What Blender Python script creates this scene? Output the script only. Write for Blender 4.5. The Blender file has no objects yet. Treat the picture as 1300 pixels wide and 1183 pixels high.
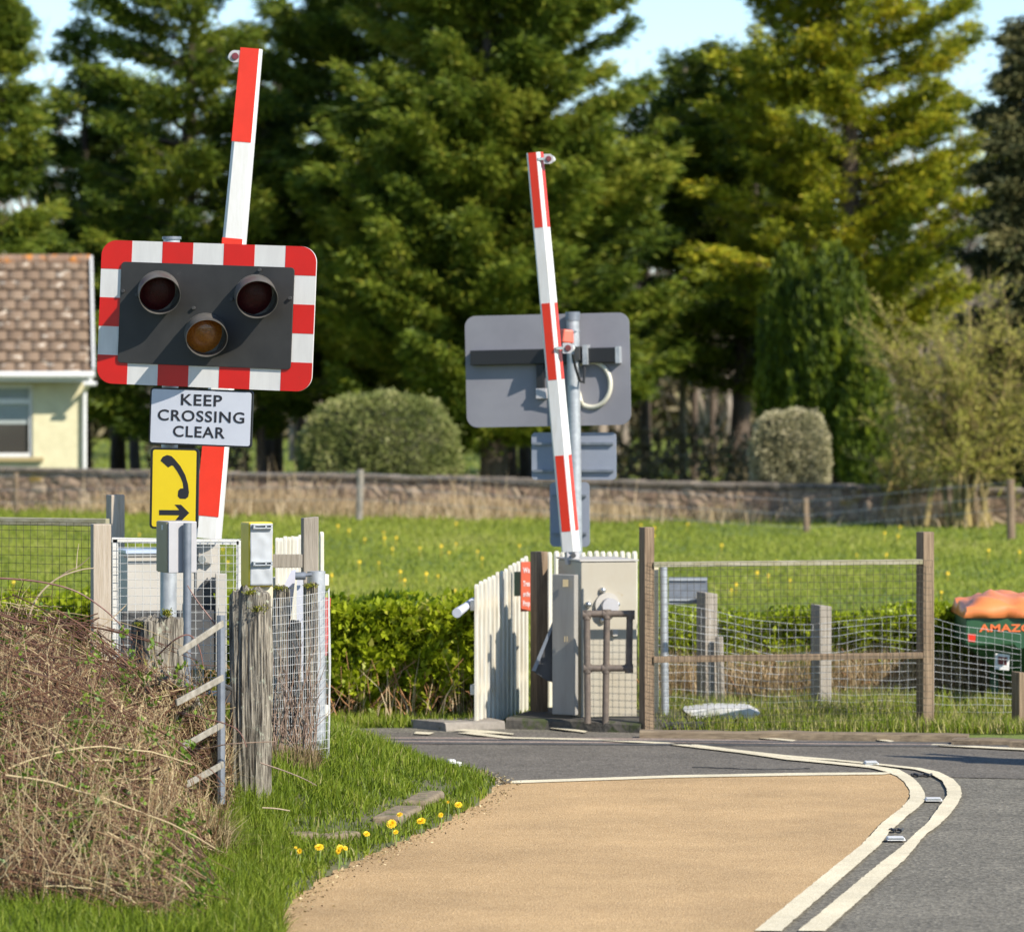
import bpy, bmesh, math, random
import numpy as np
from mathutils import Vector, Matrix, Euler, noise as mnoise

random.seed(7); rng = np.random.default_rng(7)
R = math.radians
sc = bpy.context.scene
C = sc.collection

# ------------------------------------------------------------------ camera
F = 6075.0; HOR = 468.0; CX = 650.0; CH = 2.5
cam_d = bpy.data.cameras.new('camera'); cam = bpy.data.objects.new('camera', cam_d); C.objects.link(cam)
cam.location = (0, 0, CH); cam.rotation_euler = (R(90), 0, 0)
cam_d.sensor_width = 36; cam_d.sensor_fit = 'HORIZONTAL'; cam_d.lens = 36 * F / 1300
cam_d.shift_y = (HOR - 591.5) / 1300
cam_d.clip_start = 0.5; cam_d.clip_end = 3000
cam_d.dof.use_dof = True; cam_d.dof.focus_distance = 26.6; cam_d.dof.aperture_fstop = 4.3
sc.camera = cam

# ------------------------------------------------------------------ light
SUN = Vector((0.60, -0.55, 0.60)).normalized()
EL = math.asin(SUN.z); AZ = math.atan2(SUN.x, SUN.y)
w = bpy.data.worlds.new('World'); sc.world = w; w.use_nodes = True
nt = w.node_tree; bg = nt.nodes['Background']
sky = nt.nodes.new('ShaderNodeTexSky'); sky.sky_type = 'NISHITA'; sky.sun_disc = False
sky.sun_elevation = EL; sky.sun_rotation = AZ; sky.altitude = 1500; sky.air_density = 1.0; sky.dust_density = 0.0; sky.ozone_density = 4.0
nt.links.new(sky.outputs[0], bg.inputs[0]); bg.inputs[1].default_value = 0.135
sd = bpy.data.lights.new('sun', 'SUN'); sd.energy = 5.0; sd.angle = R(0.53); sd.color = (1, 0.94, 0.84)
so = bpy.data.objects.new('sun', sd); C.objects.link(so); so.rotation_euler = (-SUN).to_track_quat('-Z', 'Y').to_euler(); so.location = (20, -10, 30)
sc.view_settings.view_transform = 'Standard'; sc.view_settings.look = 'None'; sc.view_settings.gamma = 1
sc.view_settings.exposure = 0.50
sc.cycles.max_bounces = 6; sc.cycles.diffuse_bounces = 3; sc.cycles.transmission_bounces = 4

# ------------------------------------------------------------------ helpers
def P(u, v, D): return Vector(((u - CX) / F * D, D, CH + (HOR - v) / F * D))
def GD(v, z=0.0): return (CH - z) * F / (v - HOR)
def G(u, v, z=0.0):
    D = GD(v, z); return Vector(((u - CX) / F * D, D, z))
def px(n, D): return n / F * D

def mat(name, c1, c2=None, rough=0.7, metal=0.0, scale=5.0, stretch=(1, 1, 1), bump=0.0, bscale=None, detail=6, lo=0.35, hi=0.65, coat=0.0, spec=0.5, c3=None, s3=2.0, t3=0.6, emit=None):
    m = bpy.data.materials.new(name); m.use_nodes = True; n = m.node_tree; b = n.nodes['Principled BSDF']
    b.inputs['Roughness'].default_value = rough; b.inputs['Metallic'].default_value = metal
    b.inputs['Coat Weight'].default_value = coat; b.inputs['Specular IOR Level'].default_value = spec
    b.inputs['Base Color'].default_value = (*c1, 1)
    tc = n.nodes.new('ShaderNodeTexCoord'); mp = n.nodes.new('ShaderNodeMapping'); mp.inputs['Scale'].default_value = stretch
    n.links.new(tc.outputs['Object'], mp.inputs[0])
    col = None
    if c2:
        nz = n.nodes.new('ShaderNodeTexNoise'); nz.inputs['Scale'].default_value = scale; nz.inputs['Detail'].default_value = detail; nz.inputs['Roughness'].default_value = 0.65
        n.links.new(mp.outputs[0], nz.inputs[0])
        rp = n.nodes.new('ShaderNodeValToRGB'); rp.color_ramp.elements[0].position = lo; rp.color_ramp.elements[1].position = hi
        rp.color_ramp.elements[0].color = (*c1, 1); rp.color_ramp.elements[1].color = (*c2, 1)
        n.links.new(nz.outputs[0], rp.inputs[0]); col = rp.outputs[0]
    if c3:
        n3 = n.nodes.new('ShaderNodeTexNoise'); n3.inputs['Scale'].default_value = s3; n3.inputs['Detail'].default_value = 8; n3.inputs['Roughness'].default_value = 0.7
        n.links.new(tc.outputs['Object'], n3.inputs[0])
        r3 = n.nodes.new('ShaderNodeMapRange'); r3.inputs[1].default_value = t3; r3.inputs[2].default_value = t3 + 0.07
        n.links.new(n3.outputs[0], r3.inputs[0])
        mx = n.nodes.new('ShaderNodeMix'); mx.data_type = 'RGBA'; mx.inputs[7].default_value = (*c3, 1)
        if col: n.links.new(col, mx.inputs[6])
        else: mx.inputs[6].default_value = (*c1, 1)
        n.links.new(r3.outputs[0], mx.inputs[0]); col = mx.outputs[2]
    if col: n.links.new(col, b.inputs['Base Color'])
    if bump:
        nb = n.nodes.new('ShaderNodeTexNoise'); nb.inputs['Scale'].default_value = bscale or scale * 2; nb.inputs['Detail'].default_value = 5
        n.links.new(mp.outputs[0], nb.inputs[0])
        bp = n.nodes.new('ShaderNodeBump'); bp.inputs['Strength'].default_value = 1.0; bp.inputs['Distance'].default_value = bump
        n.links.new(nb.outputs[0], bp.inputs['Height']); n.links.new(bp.outputs[0], b.inputs['Normal'])
    return m

def leafmat(name, cols, trans=0.35, rough=0.6, attr='rnd', gloss=0.25):
    m = bpy.data.materials.new(name); m.use_nodes = True; n = m.node_tree; b = n.nodes['Principled BSDF']; out = n.nodes['Material Output']
    at = n.nodes.new('ShaderNodeAttribute'); at.attribute_name = attr
    rp = n.nodes.new('ShaderNodeValToRGB'); e = rp.color_ramp.elements
    e[0].position = 0; e[0].color = (*cols[0], 1); e[1].position = 1; e[1].color = (*cols[-1], 1)
    for i, c in enumerate(cols[1:-1]):
        q = e.new((i + 1) / (len(cols) - 1)); q.color = (*c, 1)
    n.links.new(at.outputs['Fac'], rp.inputs[0]); n.links.new(rp.outputs[0], b.inputs['Base Color'])
    b.inputs['Roughness'].default_value = rough; b.inputs['Specular IOR Level'].default_value = gloss
    if trans > 0:
        t = n.nodes.new('ShaderNodeBsdfTranslucent'); n.links.new(rp.outputs[0], t.inputs[0])
        mx = n.nodes.new('ShaderNodeMixShader'); mx.inputs[0].default_value = trans
        n.links.new(b.outputs[0], mx.inputs[1]); n.links.new(t.outputs[0], mx.inputs[2]); n.links.new(mx.outputs[0], out.inputs[0])
    return m

def tag(o, label=None, cat=None, group=None, kind=None):
    if label: o['label'] = label
    if cat: o['category'] = cat
    if group: o['group'] = group
    if kind: o['kind'] = kind
    return o

def root(name, loc, label, cat, group=None):
    o = bpy.data.objects.new(name, None); C.objects.link(o); o.location = loc; o.empty_display_size = 0.1
    tag(o, label, cat, group); return o
def top(o):
    while o.parent: o = o.parent
    return o

class MB:
    def __init__(s): s.v = []; s.f = []; s.m = []
    def add(s, vs, fs, m=0):
        k = len(s.v); s.v += [tuple(x) for x in vs]; s.f += [tuple(i + k for i in f) for f in fs]; s.m += [m] * len(fs); return s
    def box(s, c, size, yaw=0, rot=None, m=0, taper=1.0):
        M = (rot if rot is not None else Matrix.Rotation(yaw, 3, 'Z')); hx, hy, hz = [q / 2 for q in size]; c = Vector(c)
        vs = []
        for z in (-1, 1):
            t = taper if z > 0 else 1
            for x, y in ((-1, -1), (1, -1), (1, 1), (-1, 1)): vs.append(c + M @ Vector((x * hx * t, y * hy * t, z * hz)))
        return s.add(vs, [(3, 2, 1, 0), (4, 5, 6, 7), (0, 1, 5, 4), (1, 2, 6, 5), (2, 3, 7, 6), (3, 0, 4, 7)], m)
    def tube(s, pts, r, n=12, m=0, cap=True):
        pts = [Vector(p) for p in pts]; rs = r if isinstance(r, (list, tuple)) else [r] * len(pts)
        rings = []; ref = None
        for i, p in enumerate(pts):
            d = (pts[min(i + 1, len(pts) - 1)] - pts[max(i - 1, 0)]).normalized()
            if ref is None: ref = Vector((0, 0, 1)) if abs(d.z) < 0.9 else Vector((1, 0, 0))
            a = d.cross(ref).normalized(); b = a.cross(d).normalized(); ref = b
            rings.append([p + (a * math.cos(t) + b * math.sin(t)) * rs[i] for t in [2 * math.pi * k / n for k in range(n)]])
        vs = [q for rg in rings for q in rg]; fs = []
        for i in range(len(pts) - 1):
            for k in range(n): fs.append((i * n + k, i * n + (k + 1) % n, (i + 1) * n + (k + 1) % n, (i + 1) * n + k))
        if cap: fs.append(tuple(range(n))[::-1]); fs.append(tuple((len(pts) - 1) * n + k for k in range(n)))
        return s.add(vs, fs, m)
    def prism(s, front, back, m=0):   # two matching loops
        n = len(front); fs = [tuple(range(n)), tuple(range(n, 2 * n))[::-1]]
        for k in range(n): fs.append((k, n + k, n + (k + 1) % n, (k + 1) % n))
        return s.add(list(front) + list(back), fs, m)
    def plate(s, pts, D, th, m=0):    # outline in photo units placed at distance D with real thickness behind
        f = [P(u, v, D) for u, v in pts]; return s.prism(f, [p + Vector((0, th, 0)) for p in f], m)
    def build(s, name, mats, parent=None, smooth=False, bevel=0, seg=2):
        me = bpy.data.meshes.new(name); off = top(parent).location.copy() if parent else Vector((0, 0, 0))
        me.from_pydata([tuple(Vector(v) - off) for v in s.v], [], s.f)
        mats = mats if isinstance(mats, (list, tuple)) else [mats]
        for q in mats: me.materials.append(q)
        me.polygons.foreach_set('material_index', s.m)
        bm = bmesh.new(); bm.from_mesh(me); bmesh.ops.recalc_face_normals(bm, faces=bm.faces); bm.to_mesh(me); bm.free()
        if smooth:
            me.polygons.foreach_set('use_smooth', [True] * len(me.polygons))
            try: me.set_sharp_from_angle(angle=R(40))
            except Exception: pass
        me.update(); o = bpy.data.objects.new(name, me); C.objects.link(o)
        if parent: o.parent = parent
        if bevel:
            b = o.modifiers.new('bevel', 'BEVEL'); b.width = bevel; b.segments = seg; b.limit_method = 'ANGLE'; b.angle_limit = R(40)
        return o

def rrect(u0, v0, u1, v1, r, n=6):
    pts = []
    for cx, cy, a0 in ((u1 - r, v0 + r, -90), (u1 - r, v1 - r, 0), (u0 + r, v1 - r, 90), (u0 + r, v0 + r, 180)):
        for k in range(n + 1):
            a = R(a0 + 90 * k / n); pts.append((cx + r * math.cos(a), cy + r * math.sin(a)))
    return pts
def rot2(pts, c, deg):
    a = R(deg); ca, sa = math.cos(a), math.sin(a)
    return [(c[0] + (x - c[0]) * ca - (y - c[1]) * sa, c[1] + (x - c[0]) * sa + (y - c[1]) * ca) for x, y in pts]

def text_mesh(name, body, size, material, parent, loc, rot=None, offset=0.0, ext=0.001, xs=1.0, align='CENTER', spacing=1.0):
    cu = bpy.data.curves.new(name, 'FONT'); cu.body = body; cu.size = size; cu.align_x = align; cu.align_y = 'CENTER'
    cu.extrude = ext; cu.offset = offset; cu.space_character = spacing; cu.resolution_u = 4
    t = bpy.data.objects.new(name + '_tmp', cu); C.objects.link(t); dg = bpy.context.evaluated_depsgraph_get()
    me = bpy.data.meshes.new_from_object(t.evaluated_get(dg)); bpy.data.objects.remove(t)
    M = Matrix.Translation(Vector(loc) - (top(parent).location if parent else Vector())) @ (rot or Euler((R(90), 0, 0)).to_matrix().to_4x4()) @ Matrix.Diagonal((xs, 1, 1, 1))
    me.transform(M); me.materials.clear(); me.materials.append(material)
    o = bpy.data.objects.new(name, me); C.objects.link(o); o.parent = parent; return o

# ---- numpy meshes
def mesh_np(name, V, Fc, material, parent=None, rnd=None, smooth=False):
    V = np.asarray(V, dtype=np.float32).reshape(-1, 3)
    if parent is not None: V = V - np.array(top(parent).location, dtype=np.float32)
    Fc = np.asarray(Fc, dtype=np.int32); me = bpy.data.meshes.new(name); k = Fc.shape[1]
    me.vertices.add(len(V)); me.vertices.foreach_set('co', V.ravel())
    me.loops.add(Fc.size); me.loops.foreach_set('vertex_index', Fc.ravel())
    me.polygons.add(len(Fc)); me.polygons.foreach_set('loop_start', np.arange(len(Fc), dtype=np.int32) * k)
    try: me.polygons.foreach_set('loop_total', np.full(len(Fc), k, dtype=np.int32))
    except Exception: pass
    if smooth: me.polygons.foreach_set('use_smooth', np.ones(len(Fc), dtype=bool))
    me.materials.append(material); me.update(calc_edges=True)
    if rnd is not None:
        a = me.attributes.new('rnd', 'FLOAT', 'POINT'); a.data.foreach_set('value', np.clip(np.asarray(rnd, dtype=np.float32), 0, 1))
    o = bpy.data.objects.new(name, me); C.objects.link(o)
    if parent is not None: o.parent = parent
    return o
def nrm(a): return a / np.maximum(np.linalg.norm(a, axis=-1, keepdims=True), 1e-9)
def leaves(pos, axis, L, W, rnd):
    """pointed leaf quads: pos (N,3) base, axis (N,3) growth direction"""
    N = len(pos); axis = nrm(axis); side = nrm(np.cross(axis, rng.normal(size=(N, 3)))); L = np.broadcast_to(L, N)[:, None]; W = np.broadcast_to(W, N)[:, None]
    a = pos; b = pos + axis * L * .45 + side * W * .5; c = pos + axis * L; d = pos + axis * L * .45 - side * W * .5
    V = np.stack([a, b, c, d], 1).reshape(-1, 3); Fc = np.arange(4 * N).reshape(N, 4)
    return V, Fc, np.repeat(rnd, 4)
def blades(base, h, wd, lean, rnd, bend=0.5, bias=(0, 0)):
    N = len(base); az = rng.uniform(0, 2 * np.pi, N); h = np.broadcast_to(h, N); ln = np.abs(rng.normal(0, lean, N))
    d = np.stack([np.cos(az) * ln + bias[0], np.sin(az) * ln + bias[1], np.ones(N)], 1); d = nrm(d)
    sa = rng.uniform(0, np.pi, N); s = np.stack([np.cos(sa), np.sin(sa), np.zeros(N)], 1) * (np.broadcast_to(wd, N) / 2)[:, None]
    out = np.stack([np.cos(az), np.sin(az), -0.4 * np.ones(N)], 1) * (ln * h * bend)[:, None]
    m = base + d * h[:, None] * .55; t = base + d * h[:, None] + out
    V = np.stack([base - s, base + s, m + s * .75, m - s * .75, t], 1).reshape(-1, 3); k = np.arange(N)[:, None] * 5
    Fc = np.concatenate([k + [0, 1, 2], k + [0, 2, 3], k + [3, 2, 4]], 1).reshape(-1, 3)
    return V, Fc, np.repeat(rnd, 5)
def tubes(paths, rad, sides=3):
    """paths (N,K,3), rad (N,K)"""
    N, K, _ = paths.shape; d = np.empty_like(paths); d[:, 1:-1] = paths[:, 2:] - paths[:, :-2]; d[:, 0] = paths[:, 1] - paths[:, 0]; d[:, -1] = paths[:, -1] - paths[:, -2]; d = nrm(d)
    ref = np.array([0.31, 0.52, 0.79]); a = nrm(np.cross(d, ref)); b = np.cross(a, d)
    th = np.arange(sides) * 2 * np.pi / sides
    ring = paths[:, :, None] + rad[:, :, None, None] * (a[:, :, None] * np.cos(th)[None, None, :, None] + b[:, :, None] * np.sin(th)[None, None, :, None])
    V = ring.reshape(-1, 3); n = np.arange(N)[:, None, None] * K * sides; k = np.arange(K - 1)[None, :, None] * sides; j = np.arange(sides)[None, None]
    j2 = (j + 1) % sides
    Fc = np.stack([n + k + j, n + k + j2, n + k + sides + j2, n + k + sides + j], -1).reshape(-1, 4)
    return V, Fc
def cat(*parts):
    Vs, Fs, Rs = [], [], []; o = 0
    for p in parts:
        Vs.append(p[0]); Fs.append(p[1] + o); o += len(p[0]); Rs.append(p[2] if len(p) > 2 else np.zeros(len(p[0])))
    return np.concatenate(Vs), np.concatenate(Fs), np.concatenate(Rs)
def vnoise(x, y, s, seed=0.0):
    return np.array([mnoise.noise(Vector((a * s + seed, b * s, seed * 1.7))) for a, b in zip(x, y)])

# ------------------------------------------------------------------ materials
M = {}
M['red'] = mat('red_film', (0.62, 0.010, 0.005), (0.54, 0.010, 0.005), rough=0.4, scale=3, c3=(0.46, 0.02, 0.012), s3=8, t3=0.64)
M['boomred'] = mat('red_boom_film', (0.72, 0.035, 0.012), (0.64, 0.03, 0.01), rough=0.35, scale=4)
M['white'] = mat('white_paint', (0.72, 0.71, 0.68), (0.64, 0.62, 0.57), rough=0.45, scale=6, stretch=(4, 4, .8), c3=(0.50, 0.47, 0.40), s3=11, t3=0.68)
M['film'] = mat('white_sheeting', (0.70, 0.68, 0.64), (0.62, 0.60, 0.57), rough=0.5, scale=3, stretch=(5, 5, 1), c3=(0.52, 0.50, 0.44), s3=7, t3=0.66)
M['black'] = mat('black_panel', (0.024, 0.023, 0.022), (0.036, 0.034, 0.032), rough=0.6, scale=5, c3=(0.10, 0.10, 0.09), s3=9, t3=0.68)
M['blk'] = mat('black_paint', (0.015, 0.015, 0.016), rough=0.5)
M['glyph'] = mat('black_lettering', (0.02, 0.018, 0.022), rough=0.55)
M['hood'] = mat('worn_hood', (0.06, 0.055, 0.05), (0.13, 0.12, 0.105), rough=0.55, scale=9)
M['lens_red'] = mat('red_lens', (0.055, 0.004, 0.006), (0.03, 0.002, 0.003), rough=0.35, scale=60, bump=0.002, bscale=120, spec=0.25)
M['lens_amber'] = mat('amber_lens', (0.42, 0.14, 0.01), (0.28, 0.08, 0.006), rough=0.2, scale=60, bump=0.002, bscale=120, coat=0.5)
M['yellow'] = mat('yellow_plate', (0.86, 0.62, 0.012), (0.80, 0.56, 0.01), rough=0.4, scale=3)
M['galv'] = mat('galvanised_steel', (0.34, 0.36, 0.38), (0.47, 0.49, 0.50), rough=0.5, metal=0.35, scale=18, c3=(0.55, 0.56, 0.56), s3=30, t3=0.6)
M['galvd'] = mat('dull_galvanised_steel', (0.16, 0.18, 0.21), (0.24, 0.26, 0.29), rough=0.5, metal=0.3, scale=12)
M['back'] = mat('grey_sign_back', (0.205, 0.20, 0.22), (0.24, 0.235, 0.255), rough=0.6, scale=2)
M['back2'] = mat('blue_grey_sign_back', (0.24, 0.26, 0.31), (0.28, 0.30, 0.35), rough=0.55, scale=3)
M['beige'] = mat('beige_cabinet', (0.42, 0.385, 0.31), (0.38, 0.33, 0.245), rough=0.5, scale=2, stretch=(1.2, 1.2, 0.8), c3=(0.34, 0.24, 0.12), s3=6, t3=0.66)  # beige base broken by random ochre patches
M['cab'] = mat('grey_cabinet', (0.42, 0.39, 0.34), (0.48, 0.45, 0.40), rough=0.55, scale=3)
M['cabgrey'] = mat('pale_grey_box', (0.37, 0.36, 0.365), (0.43, 0.42, 0.425), rough=0.5, scale=4)
M['tanbox'] = mat('tan_box_side', (0.30, 0.24, 0.13), (0.36, 0.29, 0.17), rough=0.6, scale=4)
M['dark'] = mat('dark_steel', (0.04, 0.04, 0.042), (0.07, 0.068, 0.065), rough=0.6, scale=8)
M['pipe'] = mat('rusty_pipe', (0.10, 0.08, 0.065), (0.17, 0.13, 0.10), rough=0.65, scale=20, bump=0.002)
M['chrome'] = mat('domed_steel', (0.6, 0.6, 0.58), rough=0.25, metal=0.8)
M['orange'] = mat('orange_housing', (0.75, 0.13, 0.07), (0.68, 0.11, 0.06), rough=0.45, scale=4)
M['cable'] = mat('cream_cable', (0.62, 0.58, 0.46), rough=0.5)
M['wood'] = mat('new_timber', (0.36, 0.29, 0.21), (0.46, 0.39, 0.31), rough=0.8, scale=6, stretch=(9, 9, 0.7), bump=0.003)
M['woodg'] = mat('grey_timber', (0.22, 0.19, 0.15), (0.33, 0.29, 0.24), rough=0.85, scale=6, stretch=(9, 9, 0.6), bump=0.004)
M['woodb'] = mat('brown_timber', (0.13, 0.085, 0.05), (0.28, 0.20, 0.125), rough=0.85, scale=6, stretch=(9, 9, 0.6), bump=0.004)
M['weather'] = mat('weathered_post', (0.045, 0.036, 0.026), (0.36, 0.32, 0.25), rough=0.9, scale=9, stretch=(9, 9, 0.6), bump=0.02, bscale=9, lo=0.38, hi=0.62, c3=(0.40, 0.41, 0.31), s3=16, t3=0.59)
M['moss'] = mat('moss', (0.10, 0.13, 0.01), (0.22, 0.22, 0.03), rough=0.95, scale=60, bump=0.004)
M['rail'] = mat('mossy_rail', (0.36, 0.33, 0.24), (0.24, 0.22, 0.12), rough=0.85, scale=5, stretch=(1, 6, 6), bump=0.002)
M['wired'] = mat('dark_wire', (0.06, 0.05, 0.03), rough=0.6)
M['wirel'] = mat('bright_wire', (0.62, 0.62, 0.60), rough=0.45, metal=0.3)
M['picket'] = mat('picket_paint', (0.70, 0.66, 0.56), (0.52, 0.45, 0.32), rough=0.6, scale=5, stretch=(6, 6, 0.7), lo=0.42, hi=0.72)
M['cream'] = mat('cream_post', (0.66, 0.60, 0.44), (0.58, 0.50, 0.34), rough=0.6, scale=4, stretch=(5, 5, 0.6))
M['kerb'] = mat('brown_kerb', (0.16, 0.12, 0.075), (0.28, 0.22, 0.14), rough=0.95, scale=14, bump=0.008, c3=(0.10, 0.11, 0.03), s3=9, t3=0.55)
M['green_sign'] = mat('green_notice', (0.15, 0.24, 0.14), (0.19, 0.29, 0.17), rough=0.5, scale=8)
M['red_sign'] = mat('orange_red_notice', (0.55, 0.10, 0.04), (0.48, 0.08, 0.035), rough=0.5, scale=8)
M['pale_ink'] = mat('pale_lettering', (0.72, 0.60, 0.58), rough=0.5)
M['concrete'] = mat('weathered_concrete', (0.20, 0.175, 0.145), (0.32, 0.28, 0.23), rough=0.9, scale=9, bump=0.006, c3=(0.10, 0.10, 0.04), s3=7, t3=0.58)
M['sleeper'] = mat('old_sleeper', (0.13, 0.095, 0.06), (0.25, 0.19, 0.12), rough=0.9, scale=7, stretch=(0.6, 7, 7), bump=0.004)
M['concrete_dark'] = mat('dark_concrete', (0.045, 0.042, 0.034), (0.11, 0.095, 0.075), rough=0.95, scale=9, bump=0.01, c3=(0.05, 0.06, 0.02), s3=7, t3=0.52)  # much darker concrete mix, used for the plinth
M['ochre'] = mat('lichen_brick', (0.30, 0.19, 0.07), rough=0.9)

# road and ground surfaces
def aggregate(name, c1, c2, c3, fine=62, bump=0.005, patch=1.2, worn=None):
    m = bpy.data.materials.new(name); m.use_nodes = True; n = m.node_tree; b = n.nodes['Principled BSDF']; L = n.links
    tc = n.nodes.new('ShaderNodeTexCoord')
    vo = n.nodes.new('ShaderNodeTexVoronoi'); vo.inputs['Scale'].default_value = fine; L.new(tc.outputs['Object'], vo.inputs[0])
    sp = n.nodes.new('ShaderNodeSeparateColor'); L.new(vo.outputs['Color'], sp.inputs[0])
    rp = n.nodes.new('ShaderNodeValToRGB'); e = rp.color_ramp.elements; e[0].color = (*c1, 1); e[1].color = (*c3, 1); q = e.new(0.5); q.color = (*c2, 1)
    L.new(sp.outputs[0], rp.inputs[0])
    nz = n.nodes.new('ShaderNodeTexNoise'); nz.inputs['Scale'].default_value = patch; nz.inputs['Detail'].default_value = 8; nz.inputs['Roughness'].default_value = .7; L.new(tc.outputs['Object'], nz.inputs[0])
    mr = n.nodes.new('ShaderNodeMapRange'); mr.inputs[1].default_value = .3; mr.inputs[2].default_value = .7; mr.inputs[3].default_value = .78; mr.inputs[4].default_value = 1.18; L.new(nz.outputs[0], mr.inputs[0])
    mx = n.nodes.new('ShaderNodeMix'); mx.data_type = 'RGBA'; mx.blend_type = 'MULTIPLY'; mx.inputs[0].default_value = 1
    L.new(rp.outputs[0], mx.inputs[6]); L.new(mr.outputs[0], mx.inputs[7]); col = mx.outputs[2]
    if worn:
        nw = n.nodes.new('ShaderNodeTexNoise'); nw.inputs['Scale'].default_value = 14; nw.inputs['Detail'].default_value = 9; nw.inputs['Roughness'].default_value = .8; L.new(tc.outputs['Object'], nw.inputs[0])
        r2 = n.nodes.new('ShaderNodeMapRange'); r2.inputs[1].default_value = worn[0]; r2.inputs[2].default_value = worn[0] + .06; L.new(nw.outputs[0], r2.inputs[0])
        m2 = n.nodes.new('ShaderNodeMix'); m2.data_type = 'RGBA'; L.new(r2.outputs[0], m2.inputs[0]); L.new(col, m2.inputs[6]); m2.inputs[7].default_value = (*worn[1], 1); col = m2.outputs[2]
    L.new(col, b.inputs['Base Color']); b.inputs['Roughness'].default_value = .88; b.inputs['Specular IOR Level'].default_value = .3
    bp = n.nodes.new('ShaderNodeBump'); bp.inputs['Strength'].default_value = .8; bp.inputs['Distance'].default_value = bump
    L.new(vo.outputs['Distance'], bp.inputs['Height']); L.new(bp.outputs[0], b.inputs['Normal'])
    return m
M['asphalt'] = aggregate('grey_asphalt', (0.10, 0.09, 0.07), (0.165, 0.148, 0.112), (0.26, 0.235, 0.18))
M['asphalt_dark'] = aggregate('dark_asphalt', (0.105, 0.092, 0.072), (0.14, 0.122, 0.096), (0.20, 0.175, 0.14), patch=2)
M['buff'] = aggregate('buff_antiskid', (0.41, 0.26, 0.12), (0.49, 0.32, 0.15), (0.58, 0.40, 0.21), fine=110, patch=.8, worn=(0.71, (0.20, 0.14, 0.08)))
M['line'] = aggregate('cream_road_paint', (0.62, 0.54, 0.36), (0.70, 0.61, 0.42), (0.76, 0.68, 0.50), fine=120, bump=.002, worn=(0.635, (0.22, 0.185, 0.14)))
M['deck'] = aggregate('pink_crossing_panel', (0.22, 0.165, 0.13), (0.28, 0.215, 0.17), (0.36, 0.28, 0.23), fine=60, worn=(0.62, (0.13, 0.11, 0.1)))
M['soil'] = mat('verge_soil', (0.07, 0.09, 0.025), (0.13, 0.11, 0.06), rough=1, scale=6, bump=0.01)
M['field'] = mat('field_ground', (0.10, 0.15, 0.018), (0.15, 0.19, 0.03), rough=1, scale=0.8, stretch=(1, .35, 1), bump=0.02, bscale=20)

# ================================================================== SETTING
def ground_poly(name, pts, z, material, kind='structure'):
    """flat sheet through ground points"""
    m = MB(); m.add([(p[0], p[1], z) for p in pts], [tuple(range(len(pts)))]); o = m.build(name, material); tag(o, kind=kind); return o
def gp(pts): return [G(u, v) for u, v in pts]

MB().add([(-600, -60, -.03), (600, -60, -.03), (600, 900, -.03), (-600, 900, -.03)], [(0, 1, 2, 3)]).build('ground', M['field'])['kind'] = 'structure'

# the lane surface, then what lies on it
ground_poly('road', gp([(-700, 927), (380, 926), (640, 921), (812, 929), (1010, 937), (1300, 943), (1900, 960)]) + [(16, 24, 0), (16, 8, 0), (-1.2, 8, 0), (-2.2, 24, 0), (-8, 29, 0)], 0.0, M['asphalt'])
ground_poly('crossing_tarmac', gp([(-600, 931), (500, 930), (780, 930), (1290, 945), (1800, 955), (1800, 985), (1300, 989), (1196, 987), (1150, 985), (860, 988), (600, 996), (-600, 1000)]), 0.004, M['asphalt_dark'])
ground_poly('crossing_panel', gp([(-600, 937.5), (520, 937), (820, 938), (1010, 941.5), (1300, 946), (1800, 953), (1800, 957.5), (1300, 950), (1010, 945.5), (850, 944), (700, 945), (400, 946.5), (-600, 948)]), 0.008, M['deck'])
for k, (va, vb) in enumerate(((939.6, 943.1), (934.5, 940.0))):
    a, b = G(-500, va), G(1700, vb + 8.5)
    m = MB(); m.tube([a + Vector((0, 0, 0.008)), b + Vector((0, 0, 0.008))], .012, n=6); m.build('rail_groove', M['dark'])['kind'] = 'structure'
def crop3(pts): return [(850 + x / 2.889, 920 + y / 2.889) for x, y in pts]
sL = crop3([(0, 78), (250, 108), (430, 134), (600, 150), (740, 165), (800, 180), (835, 195), (860, 215), (880, 245), (882, 275), (850, 312), (800, 350), (765, 380), (740, 410), (700, 450), (637, 500), (310, 765)])
sR = crop3([(0, 72), (250, 100), (430, 124), (600, 141), (760, 157), (840, 170), (868, 184), (892, 200), (920, 228), (938, 260), (935, 287), (910, 312), (870, 342), (835, 375), (805, 400), (795, 418), (770, 450), (712, 500), (410, 765)])
rL = crop3([(80, 82), (250, 106), (430, 126), (600, 138), (780, 156), (900, 170), (960, 188), (1000, 212), (1016, 240), (1018, 265), (1000, 290), (975, 325), (950, 362), (900, 407), (850, 455), (790, 500), (470, 765)])
rR = crop3([(80, 76), (250, 98), (430, 118), (600, 132), (780, 150), (920, 165), (990, 180), (1040, 205), (1068, 235), (1072, 262), (1055, 302), (1020, 345), (985, 378), (945, 405), (925, 428), (890, 470), (865, 500), (570, 765)])
ground_poly('buff_surface', gp([(655, 993.5), (860, 987), (1120, 983.2), (1140, 985), (1150, 990), (1157, 1006), (1150, 1020), (1140, 1032), (1118, 1046), (1105, 1060), (1084, 1086), (1040, 1120), (960, 1190), (820, 1330), (150, 1330), (330, 1180), (400, 1110), (452, 1080), (500, 1058), (560, 1030), (600, 1006)]), 0.008, M['buff'])
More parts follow.
